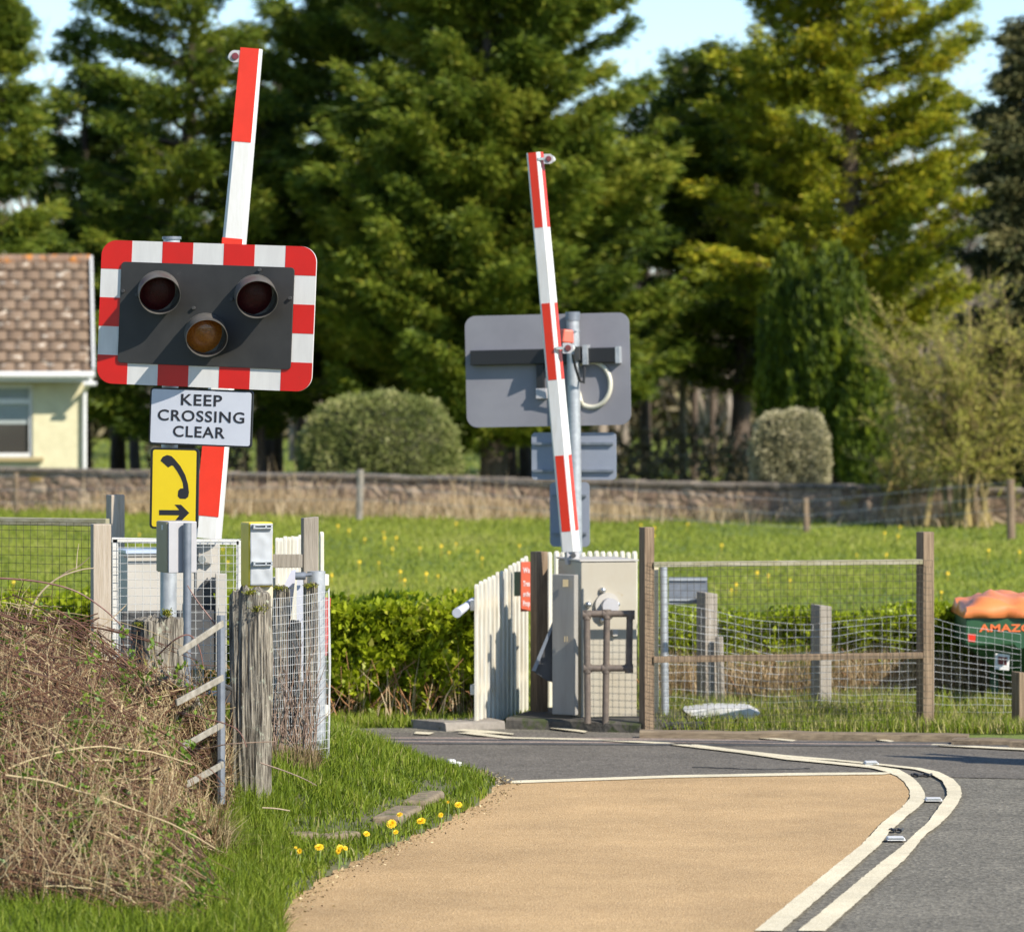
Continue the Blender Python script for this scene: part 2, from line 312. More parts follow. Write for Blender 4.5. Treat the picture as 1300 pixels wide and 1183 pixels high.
def stripe(name, A, B, z, wob=0.006):
    """a painted line with a slightly ragged edge"""
    def dens(L, s):
        out = []
        L = [G(u, v) for u, v in L]
        for a, b in zip(L[:-1], L[1:]):
            n = max(1, int((b - a).length / .06))
            for k in range(n): out.append(a.lerp(b, k / n))
        out.append(L[-1]); return [Vector((p.x + wob * mnoise.noise(Vector((p.x * 14, p.y * 14, s))), p.y + 2 * wob * mnoise.noise(Vector((p.x * 14, p.y * 9, s + 5))), z)) for p in out]
    pts = dens(A, 1) + dens(B, 2)[::-1]
    m = MB(); m.add(pts, [tuple(range(len(pts)))]); o = m.build(name, M['line']); bm = bmesh.new(); bm.from_mesh(o.data); bmesh.ops.triangulate(bm, faces=bm.faces); bm.to_mesh(o.data); bm.free()
    tag(o, kind='structure'); return o
stripe('road_line', sL, sR, .013); stripe('road_line', rL, rR, .0135)
stripe('stop_line', [(648, 996.6), (860, 989.2), (1010, 986.6), (1122, 985.2)], [(650, 993.2), (860, 986.0), (1010, 983.2), (1140, 982.4)], .0125)
for A, B in (([(580, 932.4), (640, 939.6), (744, 941.6), (850, 947)], [(600, 931.2), (650, 938.0), (744, 940.0), (850, 944.9)]),
             ([(576, 929.2), (610, 932.4), (652, 934.6)], [(590, 927.8), (620, 929.6), (652, 933.4)]),
             ([(697, 926.4), (742, 932)], [(712, 925.6), (746, 930.4)]),
             ([(525, 933.6), (545, 934.6)], [(528, 931.0), (551, 932.0)]),
             ([(914, 936.0), (950, 938.0), (1006, 943.2)], [(924, 935.0), (960, 936.6), (1012, 942.2)]),
             ([(1050, 935.6), (1090, 938.2), (1130, 944)], [(1060, 934.6), (1100, 937.0), (1136, 943)]),
             ([(1180, 948.4), (1300, 954.6), (1500, 964)], [(1184, 946.6), (1300, 952.2), (1500, 961.4)])):
    stripe('road_line', A, B, .0145)

def stud(u, v, wu, hv, label):
    a = G(u, v); ww = px(wu, a.y); r = root('road_stud', (a.x, a.y, .012), label, 'road stud', 'road studs between the curved white lines')
    m = MB(); m.box((a.x, a.y, .018), (ww, hv, .016), taper=.86); m.build('housing', M['white'], r, bevel=.004)
    m = MB(); m.box((a.x, a.y - hv / 2 + .004, .021), (ww * .8, .008, .008)); m.build('reflector', M['chrome'], r)
stud(1106, 971.5, 18, .16, 'white road stud farthest back, where the two cream lines begin to curve')
stud(1185, 1018, 22, .11, 'white road stud at the widest part of the bend between the cream lines')
stud(1137, 1068, 24, .12, 'white road stud nearest the camera between the cream lines')
def rut(u, v, wu):
    a = G(u, v); m = MB(); n = 7; P0 = []
    for k in range(n): P0.append((a.x + px(wu, a.y) * (k / (n - 1) - .5), a.y + .05 * math.sin(k * 2.2), .015))
    m.tube(P0, .008, n=6); o = m.build('tar_scar', M['dark']); tag(o, kind='structure')
rut(1138, 1056.5, 17); rut(1170, 986, 26)

# verge mound left of the lane
vpoly = np.array([tuple(G(u, v))[:2] for u, v in [(300, 945), (413, 949), (440, 957), (480, 969), (520, 975), (570, 977), (600, 981), (622, 990), (630, 998), (612, 1022), (560, 1050), (510, 1072), (465, 1091), (410, 1118), (360, 1160), (300, 1230), (230, 1320)]] + [(-9, 17.8), (-9, 31.5)])
def inpoly(x, y, poly):
    c = np.zeros(len(x), bool); n = len(poly); j = n - 1
    for i in range(n):
        xi, yi = poly[i]; xj, yj = poly[j]
        t = ((yi > y) != (yj > y)) & (x < (xj - xi) * (y - yi) / (yj - yi + 1e-12) + xi); c ^= t; j = i
    return c
def edist(x, y, poly):
    d = np.full(len(x), 1e9); n = len(poly)
    for i in range(n):
        a = poly[i]; b = poly[(i + 1) % n]; ab = b - a; t = np.clip(((x - a[0]) * ab[0] + (y - a[1]) * ab[1]) / (ab @ ab), 0, 1)
        d = np.minimum(d, np.hypot(x - a[0] - t * ab[0], y - a[1] - t * ab[1]))
    return d
def sstep(t): t = np.clip(t, 0, 1); return t * t * (3 - 2 * t)
def vz(x, y):
    x = np.atleast_1d(np.asarray(x, float)); y = np.atleast_1d(np.asarray(y, float)); ins = inpoly(x, y, vpoly); d = edist(x, y, vpoly)
    h = .02 + (.20 + .06 * sstep((y - 26) / 3)) * sstep(d / 1.1) * (0.5 + 0.5 * sstep((y - 23.5) / 3))
    return np.where(ins, h, -.06 - np.minimum(d, .3) * .3)
gx = np.arange(-8.6, .4, .07); gy = np.arange(17.9, 32.4, .1); XX, YY = np.meshgrid(gx, gy); Z = vz(XX.ravel(), YY.ravel()) + .012 * vnoise(XX.ravel(), YY.ravel(), 3)
V = np.stack([XX.ravel(), YY.ravel(), Z], 1); nx = len(gx); i = np.arange(len(gy) - 1)[:, None] * nx + np.arange(nx - 1)[None]
Fc = np.stack([i, i + 1, i + nx + 1, i + nx], -1).reshape(-1, 4)
tag(mesh_np('verge', V, Fc, M['soil'], smooth=True), kind='structure')

gmat = leafmat('fresh_grass', [(0.05, 0.085, 0.008), (0.125, 0.18, 0.012), (0.20, 0.27, 0.02), (0.30, 0.34, 0.04), (0.46, 0.40, 0.17)], trans=.4, rough=.5)
# verge grass
def sample_verge(n, ylo=21, yhi=31.6, xlo=-4.5, xhi=.3, edge=0.0):
    x = rng.uniform(xlo, xhi, n); y = rng.uniform(ylo, yhi, n); k = inpoly(x, y, vpoly); x, y = x[k], y[k]; return x, y
x, y = sample_verge(270000, ylo=18.8); d = edist(x, y, vpoly); nz_ = vnoise(x, y, 1.6, 3) ; nz2 = vnoise(x, y, 5, 9)
kerb = [(G(u, v, .1)) for u, v in [(366, 1052), (385, 1050), (430, 1046), (470, 1035), (500, 1020), (540, 1003), (560, 988)]]
kd = np.full(len(x), 9.)
for a, b in zip(kerb[:-1], kerb[1:]):
    t = np.clip(((x - a.x) * (b.x - a.x) + (y - a.y) * (b.y - a.y)) / ((b.x - a.x) ** 2 + (b.y - a.y) ** 2), 0, 1); kd = np.minimum(kd, np.hypot(x - a.x - t * (b.x - a.x), (y - a.y - t * (b.y - a.y))))
keep = (rng.random(len(x)) < np.clip(.72 + nz_ * .6, .25, 1)) & (rng.random(len(x)) < np.clip(d / .12, .35, 1)) & ((kd > .09) | (rng.random(len(x)) < .35))
x, y, d, nz_, nz2, kd = x[keep], y[keep], d[keep], nz_[keep], nz2[keep], kd[keep]
h = (.04 + .065 * rng.random(len(x)) + .055 * np.clip(nz2 + .3, 0, 1)) * np.clip(.65 + d * .5, 0, 1.35) * np.clip(.6 + kd * 1.4, 0, 1)
base = np.stack([x, y, vz(x, y) - .005], 1); r_ = np.clip(rng.normal(.42, .16, len(x)) + nz_ * .25 + (rng.random(len(x)) < .05) * .45, 0, 1)
V, Fc, rr = blades(base, h, .0085, .48, r_, bend=.6)
tag(mesh_np('verge_grass', V, Fc, gmat, rnd=rr), 'thick fresh green grass on the verge beside the buff road surface', 'grass', kind='stuff')

# meadow beyond the crossing
n = 330000; y = 34.2 + 53 * rng.random(n) ** 1.35; x = (rng.uniform(-180, 1480, n) - CX) / F * y
nz_ = vnoise(x, y * .35, .55, 2); nz2 = vnoise(x, y * .6, 2.6, 4)
keep = (rng.random(n) < np.clip(.8 + nz_ * .5, .3, 1)) & ~((y > 72) & (x > 3) & (rng.random(n) < .3)); x, y, nz_, nz2 = x[keep], y[keep], nz_[keep], nz2[keep]
h = (.035 + .04 * rng.random(len(x))) * (1 + nz2 * .7 + nz_ * .4) * (1 + .9 * sstep((y - 76) / 6))
r_ = np.clip(rng.normal(.55, .10, len(x)) + nz_ * .30 + nz2 * .10 + (rng.random(len(x)) < .035) * .4, 0, 1)
V, Fc, rr = blades(np.stack([x, y, np.full(len(x), -.03)], 1), h, .014 * (y / 50), .5, r_, bend=.5)
tag(mesh_np('meadow_grass', V, Fc, leafmat('meadow_blades', [(0.09, 0.12, 0.014), (0.17, 0.21, 0.024), (0.24, 0.29, 0.035), (0.32, 0.35, 0.05), (0.44, 0.41, 0.14)], trans=.35), rnd=rr), 'bright green meadow grass stretching to the stone wall', 'grass', kind='stuff')
# ground beyond the wall
n = 60000; y = 84 + 110 * rng.random(n); x = (rng.uniform(-100, 1400, n) - CX) / F * y
V, Fc, rr = blades(np.stack([x, y, np.full(n, -.03)], 1), .10, .03, .5, np.clip(rng.normal(.6, .2, n), 0, 1))
tag(mesh_np('paddock_grass', V, Fc, bpy.data.materials['meadow_blades'], rnd=rr), 'sunlit rough grass behind the stone wall among the trunks', 'grass', kind='stuff')

# dry grass bank at the foot of the wall
dry = leafmat('dry_grass', [(0.24, 0.16, 0.07), (0.44, 0.32, 0.17), (0.62, 0.47, 0.28), (0.74, 0.59, 0.38)], trans=.3, rough=.7)
def wdrop(x): return -.15 * min(max((CX + x / 80 * F) / 1000, 0), 1.3)
def wallY(x): # distance of the wall's front face
    u = CX + x / 80 * F; return 84.5 - (u / 1000.0) * 5.5
n = 30000; x = rng.uniform(-9.5, 7.6, n); nzw = vnoise(x, x * 0, .5, 6); y = wallY(x) - .15 - np.abs(rng.normal(0, .8, n))
keep = rng.random(n) < np.clip(.45 + nzw * 2.4 + (x > -3.2) * (x < 2.5) * .25, .06, 1); x, y, nzw = x[keep], y[keep], nzw[keep]
hh = rng.uniform(.12, .46, len(x)) * (1 + np.clip(nzw, 0, 1) * .8) * np.where(rng.random(len(x)) < .06, 2.1, 1)
V, Fc, rr = blades(np.stack([x, y, np.full(len(x), -.03)], 1), hh, .016, .45, rng.random(len(x)), bend=.9)
tag(mesh_np('dry_grass', V, Fc, dry, rnd=rr), 'pale straw coloured dead grass leaning against the stone wall', 'dry grass', kind='stuff')

# ================================================================== STONE WALL
def stone_mat():
    m = bpy.data.materials.new('rubble_stone'); m.use_nodes = True; n = m.node_tree; b = n.nodes['Principled BSDF']; L = n.links
    tc = n.nodes.new('ShaderNodeTexCoord'); mp = n.nodes.new('ShaderNodeMapping'); mp.inputs['Scale'].default_value = (4.5, 4.5, 6.0); L.new(tc.outputs['Object'], mp.inputs[0])
    vo = n.nodes.new('ShaderNodeTexVoronoi'); vo.inputs['Scale'].default_value = 1; L.new(mp.outputs[0], vo.inputs[0])
    ve = n.nodes.new('ShaderNodeTexVoronoi'); ve.feature = 'DISTANCE_TO_EDGE'; ve.inputs['Scale'].default_value = 1; L.new(mp.outputs[0], ve.inputs[0])
    sp = n.nodes.new('ShaderNodeSeparateColor'); L.new(vo.outputs['Color'], sp.inputs[0])
    rp = n.nodes.new('ShaderNodeValToRGB'); e = rp.color_ramp.elements; e[0].color = (.20, .13, .085, 1); e[1].color = (.42, .31, .21, 1); q = e.new(.5); q.color = (.31, .215, .145, 1); L.new(sp.outputs[0], rp.inputs[0])
    mr = n.nodes.new('ShaderNodeMapRange'); mr.inputs[1].default_value = 0; mr.inputs[2].default_value = .07; mr.inputs[3].default_value = .35; L.new(ve.outputs[0], mr.inputs[0])
    mx = n.nodes.new('ShaderNodeMix'); mx.data_type = 'RGBA'; mx.blend_type = 'MULTIPLY'; mx.inputs[0].default_value = 1; L.new(rp.outputs[0], mx.inputs[6]); L.new(mr.outputs[0], mx.inputs[7])
    nz = n.nodes.new('ShaderNodeTexNoise'); nz.inputs['Scale'].default_value = 1.3; nz.inputs['Detail'].default_value = 8; L.new(tc.outputs['Object'], nz.inputs[0])
    r2 = n.nodes.new('ShaderNodeMapRange'); r2.inputs[1].default_value = .62; r2.inputs[2].default_value = .68; L.new(nz.outputs[0], r2.inputs[0])
    m2 = n.nodes.new('ShaderNodeMix'); m2.data_type = 'RGBA'; L.new(r2.outputs[0], m2.inputs[0]); L.new(mx.outputs[2], m2.inputs[6]); m2.inputs[7].default_value = (.30, .19, .03, 1)
    L.new(m2.outputs[2], b.inputs['Base Color']); b.inputs['Roughness'].default_value = .95
    bp = n.nodes.new('ShaderNodeBump'); bp.inputs['Distance'].default_value = .06; L.new(ve.outputs[0], bp.inputs['Height']); L.new(bp.outputs[0], b.inputs['Normal']); return m
stone = stone_mat()
a = Vector((-13, wallY(-13), 0)); b = Vector((11, wallY(11), 0))
wr = root('stone_wall', a, 'long low rubble stone wall across the far side of the meadow', 'wall')
ddir = (b - a).normalized(); pd = Vector((-ddir.y, ddir.x, 0)); nS = 200; fr, bk = [], []
m = MB(); Vv = []
for k in range(nS + 1):
    q = a.lerp(b, k / nS)
    for j, (zz, oo) in enumerate(((-.1, 0), (.25, .0), (.5, .01), (.68, .02), (.68, .38), (-.1, .40))):
        nn = mnoise.noise(Vector((q.x * 3.1, zz * 2, 1))) * .02; up = (.025 * mnoise.noise(Vector((q.x * 1.7, 3, 0))) if zz > .6 else 0) + (wdrop(q.x) if zz > .2 else 0)
        Vv.append(q + pd * (oo + nn) + Vector((0, 0, zz + up)))
m.add(Vv, [(k * 6 + j, (k + 1) * 6 + j, (k + 1) * 6 + (j + 1) % 6, k * 6 + (j + 1) % 6) for k in range(nS) for j in range(6)])
m.build('wall_face', stone, wr)
m = MB(); t = 0
while t < (b - a).length:
    L_ = random.uniform(.45, .8); q = a + ddir * (t + L_ / 2) + pd * .2
    m.box((q.x, q.y, .715 + .025 * mnoise.noise(Vector((q.x * 1.7, 3, 0))) + random.uniform(-.008, .008) + wdrop(q.x)), (L_ - .015, .46, .075), yaw=math.atan2(ddir.y, ddir.x) + random.uniform(-.02, .02)); t += L_
m.build('coping', mat('coping_stone', (.13, .105, .08), (.27, .22, .17), rough=.95, scale=4, c3=(.34, .17, .04), s3=3, t3=.62), wr, bevel=.015)

# wire fence in front of the wall
wf = root('wire_fence', P(455, 655, 79), 'thin wooden posts with plain wire in front of the stone wall', 'fence')
posts = [(456, 596, 656, 78.5, 9, -1.5), (1024, 632, 673, 73.6, 9, 2), (1284, 608, 686, 70.5, 11, 1.5), (20, 600, 648, 83, 7, 0)]
for u, v0, v1, D, wpx, ln in posts:
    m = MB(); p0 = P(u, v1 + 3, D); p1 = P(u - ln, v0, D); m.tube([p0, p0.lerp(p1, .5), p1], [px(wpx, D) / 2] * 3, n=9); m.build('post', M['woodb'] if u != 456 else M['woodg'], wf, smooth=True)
for dv in (4, 22, 38):
    m = MB(); pts = []
    for u, v0, v1, D, wpx, ln in sorted(posts): pts.append(P(u, v0 + dv, D - .08))
    m.tube([pts[0] - Vector((6, -.9, 0))] + pts, .004, n=5); m.build('wire', M['galv'], wf)

# ================================================================== BUNGALOW
HD = 88.0
def HP(u, v, d=0): return P(u, v, HD) + Vector((0, d, 0))
hx1 = HP(113, 0).x; hz = HP(0, 476).z; hr = HP(0, 326).z
h = root('bungalow', (hx1 - 4, HD, 0), 'cream rendered bungalow with brown tiled roof behind the stone wall', 'house')
render_m = mat('cream_render', (0.66, 0.60, 0.38), (0.58, 0.52, 0.32), rough=.9, scale=5, bump=.004)
wx = HP(109, 0).x; x_w0 = HP(-40, 0).x; x_w1 = HP(42, 0).x; zw0 = HP(0, 580).z; zw1 = HP(0, 488).z; L0 = wx - 13
m = MB()
def wallbox(xa, xb, za, zb, d0=0, d1=.3): m.box(((xa + xb) / 2, HD + (d0 + d1) / 2, (za + zb) / 2), (xb - xa, d1 - d0, zb - za))
wallbox(x_w1, wx, -.1, hz + .05); wallbox(x_w0, x_w1, -.1, zw0); wallbox(x_w0, x_w1, zw1, hz + .05); wallbox(L0, x_w0, -.1, hz + .05)
m.box((wx - .15, HD + 3.65, hz / 2), (.3, 6.7, hz + .1)); m.box((L0 + .15, HD + 3.65, hz / 2), (.3, 6.7, hz + .1)); m.box(((L0 + wx) / 2, HD + 7.15, hz / 2), (wx - L0, .3, hz + .1))
gy_ = HD + 3.65
m.add([(wx - .28, HD + .0, hz), (wx - .28, HD + 7.3, hz), (wx - .28, gy_, hr - .12), (wx - .02, HD, hz), (wx - .02, HD + 7.3, hz), (wx - .02, gy_, hr - .12)], [(0, 1, 2), (5, 4, 3), (0, 2, 5, 3), (1, 4, 5, 2), (0, 3, 4, 1)])
m.build('wall', render_m, h)
# window
wn = MB(); fw = .07
for xa, xb, za, zb in ((x_w0, x_w1, zw0, zw0 + fw), (x_w0, x_w1, zw1 - fw, zw1), (x_w1 - fw, x_w1, zw0 + fw, zw1 - fw), (x_w0, x_w0 + fw, zw0 + fw, zw1 - fw), (x_w0 + fw, x_w1 - fw, HP(0, 513).z, HP(0, 506).z)):
    wn.box(((xa + xb) / 2, HD + .10, (za + zb) / 2), (xb - xa, .09, zb - za))
wo = wn.build('window', M['white'], h, bevel=.006)
gl = bpy.data.materials.new('window_glass'); gl.use_nodes = True; g_ = gl.node_tree.nodes['Principled BSDF']; g_.inputs['Base Color'].default_value = (.05, .045, .04, 1); g_.inputs['Roughness'].default_value = .06; g_.inputs['Specular IOR Level'].default_value = .8
MB().box(((x_w0 + x_w1) / 2, HD + .13, (zw0 + zw1) / 2), (x_w1 - x_w0 - .05, .012, zw1 - zw0 - .05)).build('pane', gl, wo)
blind = mat('pale_blind', (.30, .33, .31), (.36, .39, .37), rough=.9, scale=4)
MB().box(((x_w0 + x_w1) / 2, HD + .117, (HP(0, 541).z + zw1) / 2), (x_w1 - x_w0 - .06, .008, zw1 - HP(0, 541).z - .08)).build('blind', blind, wo)
MB().box(((x_w0 + x_w1) / 2 + .05, HD - .03, zw0 - .04), (x_w1 - x_w0 + .3, .16, .08)).build('sill', mat('ochre_sill', (.36, .28, .14), rough=.9), wo, bevel=.01)
# roof: courses of tiles
tile = bpy.data.materials.new('brown_tiles'); tile.use_nodes = True; n = tile.node_tree; bb = n.nodes['Principled BSDF']; L = n.links
at = n.nodes.new('ShaderNodeAttribute'); at.attribute_name = 'rnd'; rp = n.nodes.new('ShaderNodeValToRGB'); e = rp.color_ramp.elements; e[0].color = (.165, .108, .068, 1); e[1].color = (.215, .148, .096, 1); q = e.new(.5); q.color = (.19, .127, .082, 1); L.new(at.outputs['Fac'], rp.inputs[0])
tc = n.nodes.new('ShaderNodeTexCoord'); nz = n.nodes.new('ShaderNodeTexNoise'); nz.inputs['Scale'].default_value = 4.2; nz.inputs['Detail'].default_value = 7; L.new(tc.outputs['Object'], nz.inputs[0])
mr = n.nodes.new('ShaderNodeMapRange'); mr.inputs[1].default_value = .60; mr.inputs[2].default_value = .66; L.new(nz.outputs[0], mr.inputs[0]); mx = n.nodes.new('ShaderNodeMix'); mx.data_type = 'RGBA'; L.new(mr.outputs[0], mx.inputs[0]); L.new(rp.outputs[0], mx.inputs[6]); mx.inputs[7].default_value = (.50, .42, .33, 1)
L.new(mx.outputs[2], bb.inputs['Base Color']); bb.inputs['Roughness'].default_value = .9
roofA = Vector((0, HD - .60, hz + .03)); roofB = Vector((0, gy_, hr)); sl = roofB - roofA; slope = math.atan2(sl.z, sl.y); nc = 11; xr0 = L0 - .3; xr1 = HP(117, 0).x
TV, TF, TR = [], [], []
RM = Matrix.Rotation(slope - R(6.5), 3, 'X'); tw = .30
for c in range(nc):
    p0 = roofA + sl * (c / nc); ln = sl.length / nc * 1.12; xx = xr0 - (tw / 2 if c % 2 else 0)
    while xx < xr1 - .02:
        x0 = max(xx, xr0); x1 = min(xx + tw - .004, xr1); k = len(TV); rv = random.random()
        o_ = Vector((0, 0, .02 + random.uniform(-.005, .005)))
        for (X_, s_, t_) in ((x0, 0, 0), (x1, 0, 0), (x1, ln, 0), (x0, ln, 0), (x0, 0, .03), (x1, 0, .03), (x1, ln, .03), (x0, ln, .03)):
            TV.append(tuple(p0 + o_ + RM @ Vector((0, s_, t_)) + Vector((X_, 0, 0)))); TR.append(rv)
        TF += [(k + 4, k + 5, k + 6, k + 7), (k, k + 1, k + 5, k + 4), (k + 1, k + 2, k + 6, k + 5), (k, k + 4, k + 7, k + 3), (k + 3, k + 2, k + 1, k)]; xx += tw
rf = mesh_np('roof', TV, TF, tile, parent=h, rnd=TR)
m = MB(); m.add([(xr0, HD - .58, hz), (xr1 - .02, HD - .58, hz), (xr1 - .02, gy_, hr - .03), (xr0, gy_, hr - .03), (xr0, gy_ + 4.05, hz), (xr1 - .02, gy_ + 4.05, hz)], [(0, 1, 2, 3), (3, 2, 5, 4)]); m.build('underlay', M['dark'], rf)
m = MB(); xx = xr0
while xx < xr1 - .1:
    m.tube([(xx, gy_, hr + .02), (min(xx + .43, xr1), gy_, hr + .02 + random.uniform(-.006, .006))], .11, n=10); xx += .45
m.build('ridge_tiles', mat('lichened_ridge', (.20, .12, .08), (.27, .18, .12), rough=.9, scale=6, c3=(.52, .19, .03), s3=5, t3=.52), rf, smooth=True)
m = MB(); m.box(((0)) if False else (xr1 + .02, (HD - .60 + gy_) / 2, (hz + hr) / 2 + .03), (.05, sl.length, .2), rot=Matrix.Rotation(slope, 3, 'X')); m.build('bargeboard', M['white'], h)
gx1 = HP(119, 0).x
MB().tube([(L0, HD - .64, hz + .0), (gx1, HD - .64, hz + .0)], .065, n=12).build('gutter', M['white'], h, smooth=True)
MB().box(((L0 + gx1) / 2, HD - .56, hz - .04), (gx1 - L0 - .1, .03, .16)).build('fascia', M['white'], h)
dp = MB(); ux = HP(107, 0).x
dp.tube([(ux + .10, HD - .64, hz - .02), (ux + .10, HD - .64, hz - .13), (ux, HD - .07, hz - .3), (ux, HD - .07, .0)], .045, n=10); dp.tube([(ux - .02, HD - .64, hz - .16), (ux + .22, HD - .64, hz - .16)], .04, n=8); dp.build('downpipe', M['white'], h, smooth=True)

# the house stands turned a few degrees, so its gable is edge-on from the lane
def kids(o): return [c for c in bpy.data.objects if c.parent == o]
hp = Vector((wx, HD, 0)) - h.location; HM = Matrix.Translation((hp.x, hp.y, 0)) @ Matrix.Rotation(R(5.6), 4, 'Z') @ Matrix.Translation((-hp.x, -hp.y, 0))
def turn(o):
    for c in kids(o): c.data.transform(HM); turn(c)
turn(h)

# ================================================================== TREES AND HEDGES
needle = leafmat('conifer_spray', [(0.022, 0.042, 0.008), (0.075, 0.12, 0.014), (0.16, 0.215, 0.022), (0.28, 0.31, 0.032), (0.40, 0.37, 0.05)], trans=.35, rough=.55)
needle_y = leafmat('golden_spray', [(0.04, 0.06, 0.008), (0.13, 0.17, 0.012), (0.28, 0.31, 0.018), (0.43, 0.42, 0.024), (0.56, 0.44, 0.03)], trans=.35, rough=.55)
needle_g = leafmat('drooping_spray', [(0.025, 0.035, 0.014), (0.075, 0.082, 0.03), (0.16, 0.15, 0.055), (0.28, 0.24, 0.09)], trans=.2, rough=.6)
bark = mat('brown_bark', (0.07, 0.05, 0.035), (0.15, 0.11, 0.08), rough=.95, scale=5, stretch=(4, 4, .8), bump=.02)
bark_l = mat('painted_sunlit_bark', (0.22, 0.18, 0.12), (0.34, 0.29, 0.20), rough=.95, scale=5, stretch=(4, 4, .8), bump=.02)  # paler copy of the bark, sunlight put into its colour

def conifer(label, X, Y, H, rad, z0, nb=150, dens=1.0, material=needle, up=0.25, tone=(.42, .17), name='conifer', prof=0.75, seed=0, leaf=(.19, .042), trunk_r=.22, droop=.15, gaps=.0, bias=None, bk=None, clump=15, group='tall conifers behind the stone wall', azr=None):
    g = np.random.default_rng(100 + seed)
    t = root(name, (X, Y, -.05), label, 'tree', group)
    lean = g.normal(0, .01, 2)
    m = MB(); zs = [0, H * .15, H * .4, H * .7, H * .97]
    m.tube([(X + lean[0] * z * 2, Y + lean[1] * z, z - .1) for z in zs], [trunk_r * 1.25, trunk_r, trunk_r * .75, trunk_r * .4, .03], n=10); m.build('trunk', bk or bark, t, smooth=True)
    Ps, As, Rs, LP, LR = [], [], [], [], []
    for i in range(nb):
        f = (i + g.random()) / nb; z = z0 + (H - z0) * f ** 1.05
        L = rad * ((1 - f) ** prof * .95 + .06) * g.uniform(.62, 1.12) * (1 if f > .12 else .75 + 2 * f)
        if gaps and g.random() < gaps: continue
        az = g.uniform(0, 2 * np.pi) if azr is None else g.uniform(*azr)
        dx = np.array([np.cos(az), np.sin(az), 0]); el = up * g.uniform(.5, 1.5) - (1 - f) * droop
        K = 7; s = np.linspace(0, 1, K); path = np.array([X, Y, z]) + dx * (s * L)[:, None] + np.array([0, 0, 1.]) * (el * s * L + .18 * L * s ** 2.2)[:, None]
        path[1:] += g.normal(0, .03 * L, (K - 1, 3)) * s[1:, None]
        LP.append(path); LR.append(np.linspace(.05, .008, K) * (L / rad + .35))
        ns = int(max(6, 26 * L * dens)); sb = np.sort(g.beta(2.0, 1.25, ns))[:, None]
        pos = np.array([np.interp(sb[:, 0], s, path[:, c]) for c in range(3)]).T
        side = np.cross(dx, [0, 0, 1.]); wdt = (.10 + .30 * L * (1.05 - sb) * .5)
        lat = g.normal(0, 1, (ns, 1)); pos = pos + side * lat * wdt * .6 + np.array([0, 0, 1.]) * g.normal(-.03, .07, (ns, 1))
        bt = g.normal(0, .12)
        for q in range(ns):
            c = clump; tone_ = tone[0] + bt + g.normal(0, tone[1] * .5)
            ax = dx * .9 + side * np.sign(lat[q]) * .5 + np.array([0, 0, .22 - droop])
            Ps.append(pos[q] + g.normal(0, .10, (c, 3)) * [1, 1, .5]); As.append(ax + g.normal(0, .42, (c, 3))); Rs.append(np.clip(tone_ + g.normal(0, tone[1], c), 0, 1))
    Ps = np.concatenate(Ps); As = np.concatenate(As); Rs = np.concatenate(Rs)
    V, Fc, rr = leaves(Ps, As, rng.uniform(leaf[0] * .6, leaf[0] * 1.3, len(Ps)), leaf[1], Rs)
    mesh_np('crown', V, Fc, material, parent=t, rnd=rr)
    V, Fc = tubes(np.array(LP), np.array(LR), 4); mesh_np('limbs', V, Fc, bk or bark, parent=t, smooth=True)
    return t
def XU(u, D): return (u - CX) / F * D

conifer('tall dense conifer filling the middle, behind the far red and white barrier', XU(628, 97), 97, 13.2, 4.5, .9, nb=330, dens=1.5, seed=1, tone=(.50, .16), up=.34, gaps=.06, prof=.52, leaf=(.20, .045), trunk_r=.26)
conifer('dark conifer just left of the middle, between the two boards', XU(470, 101), 101, 13.5, 3.3, 1.2, nb=210, dens=1.25, seed=2, gaps=.15, tone=(.42, .15), up=.3, prof=.5)
conifer('dark open conifer directly above the near signal board', XU(232, 100), 100, 12.6, 3.4, 1.0, nb=190, dens=1.0, seed=3, tone=(.46, .17), up=.2, prof=.45, gaps=.28)
conifer('thin dark conifer left of the near signal, over the bungalow roof ridge', XU(102, 103), 103, 10.0, 2.0, 2.5, nb=130, dens=1.0, seed=4, tone=(.32, .15), up=.1, prof=.7, gaps=.2)
conifer('broad green conifer cut off by the left edge of the picture', XU(-18, 98), 98, 10.4, 1.85, 2.0, nb=150, dens=1.3, seed=5, tone=(.50, .15), up=.1, prof=.4)
conifer('dark slender conifer behind the near barrier boom', XU(345, 106), 106, 10.8, 2.2, 3.0, nb=110, dens=.8, seed=6, tone=(.42, .15), up=.25, prof=.9, gaps=.3)
conifer('golden green open conifer on the right with sky showing through', XU(1075, 98), 98, 12.8, 3.6, 2.8, nb=210, dens=1.0, material=needle_y, seed=7, tone=(.52, .20), up=.26, prof=.45, gaps=.12, leaf=(.16, .045), trunk_r=.3, name='golden_conifer')
conifer('darker olive conifer between the middle conifer and the golden one', XU(935, 103), 103, 9.4, 2.6, 2.0, nb=130, dens=1.1, material=needle_y, seed=8, tone=(.24, .13), up=.2, prof=.5, gaps=.05)
conifer('dark grey green drooping conifer at the right edge', XU(1312, 92), 92, 9.4, 1.9, .8, nb=170, dens=1.6, material=needle_g, seed=9, tone=(.35, .2), up=-.25, prof=.45, droop=.45, name='drooping_conifer')
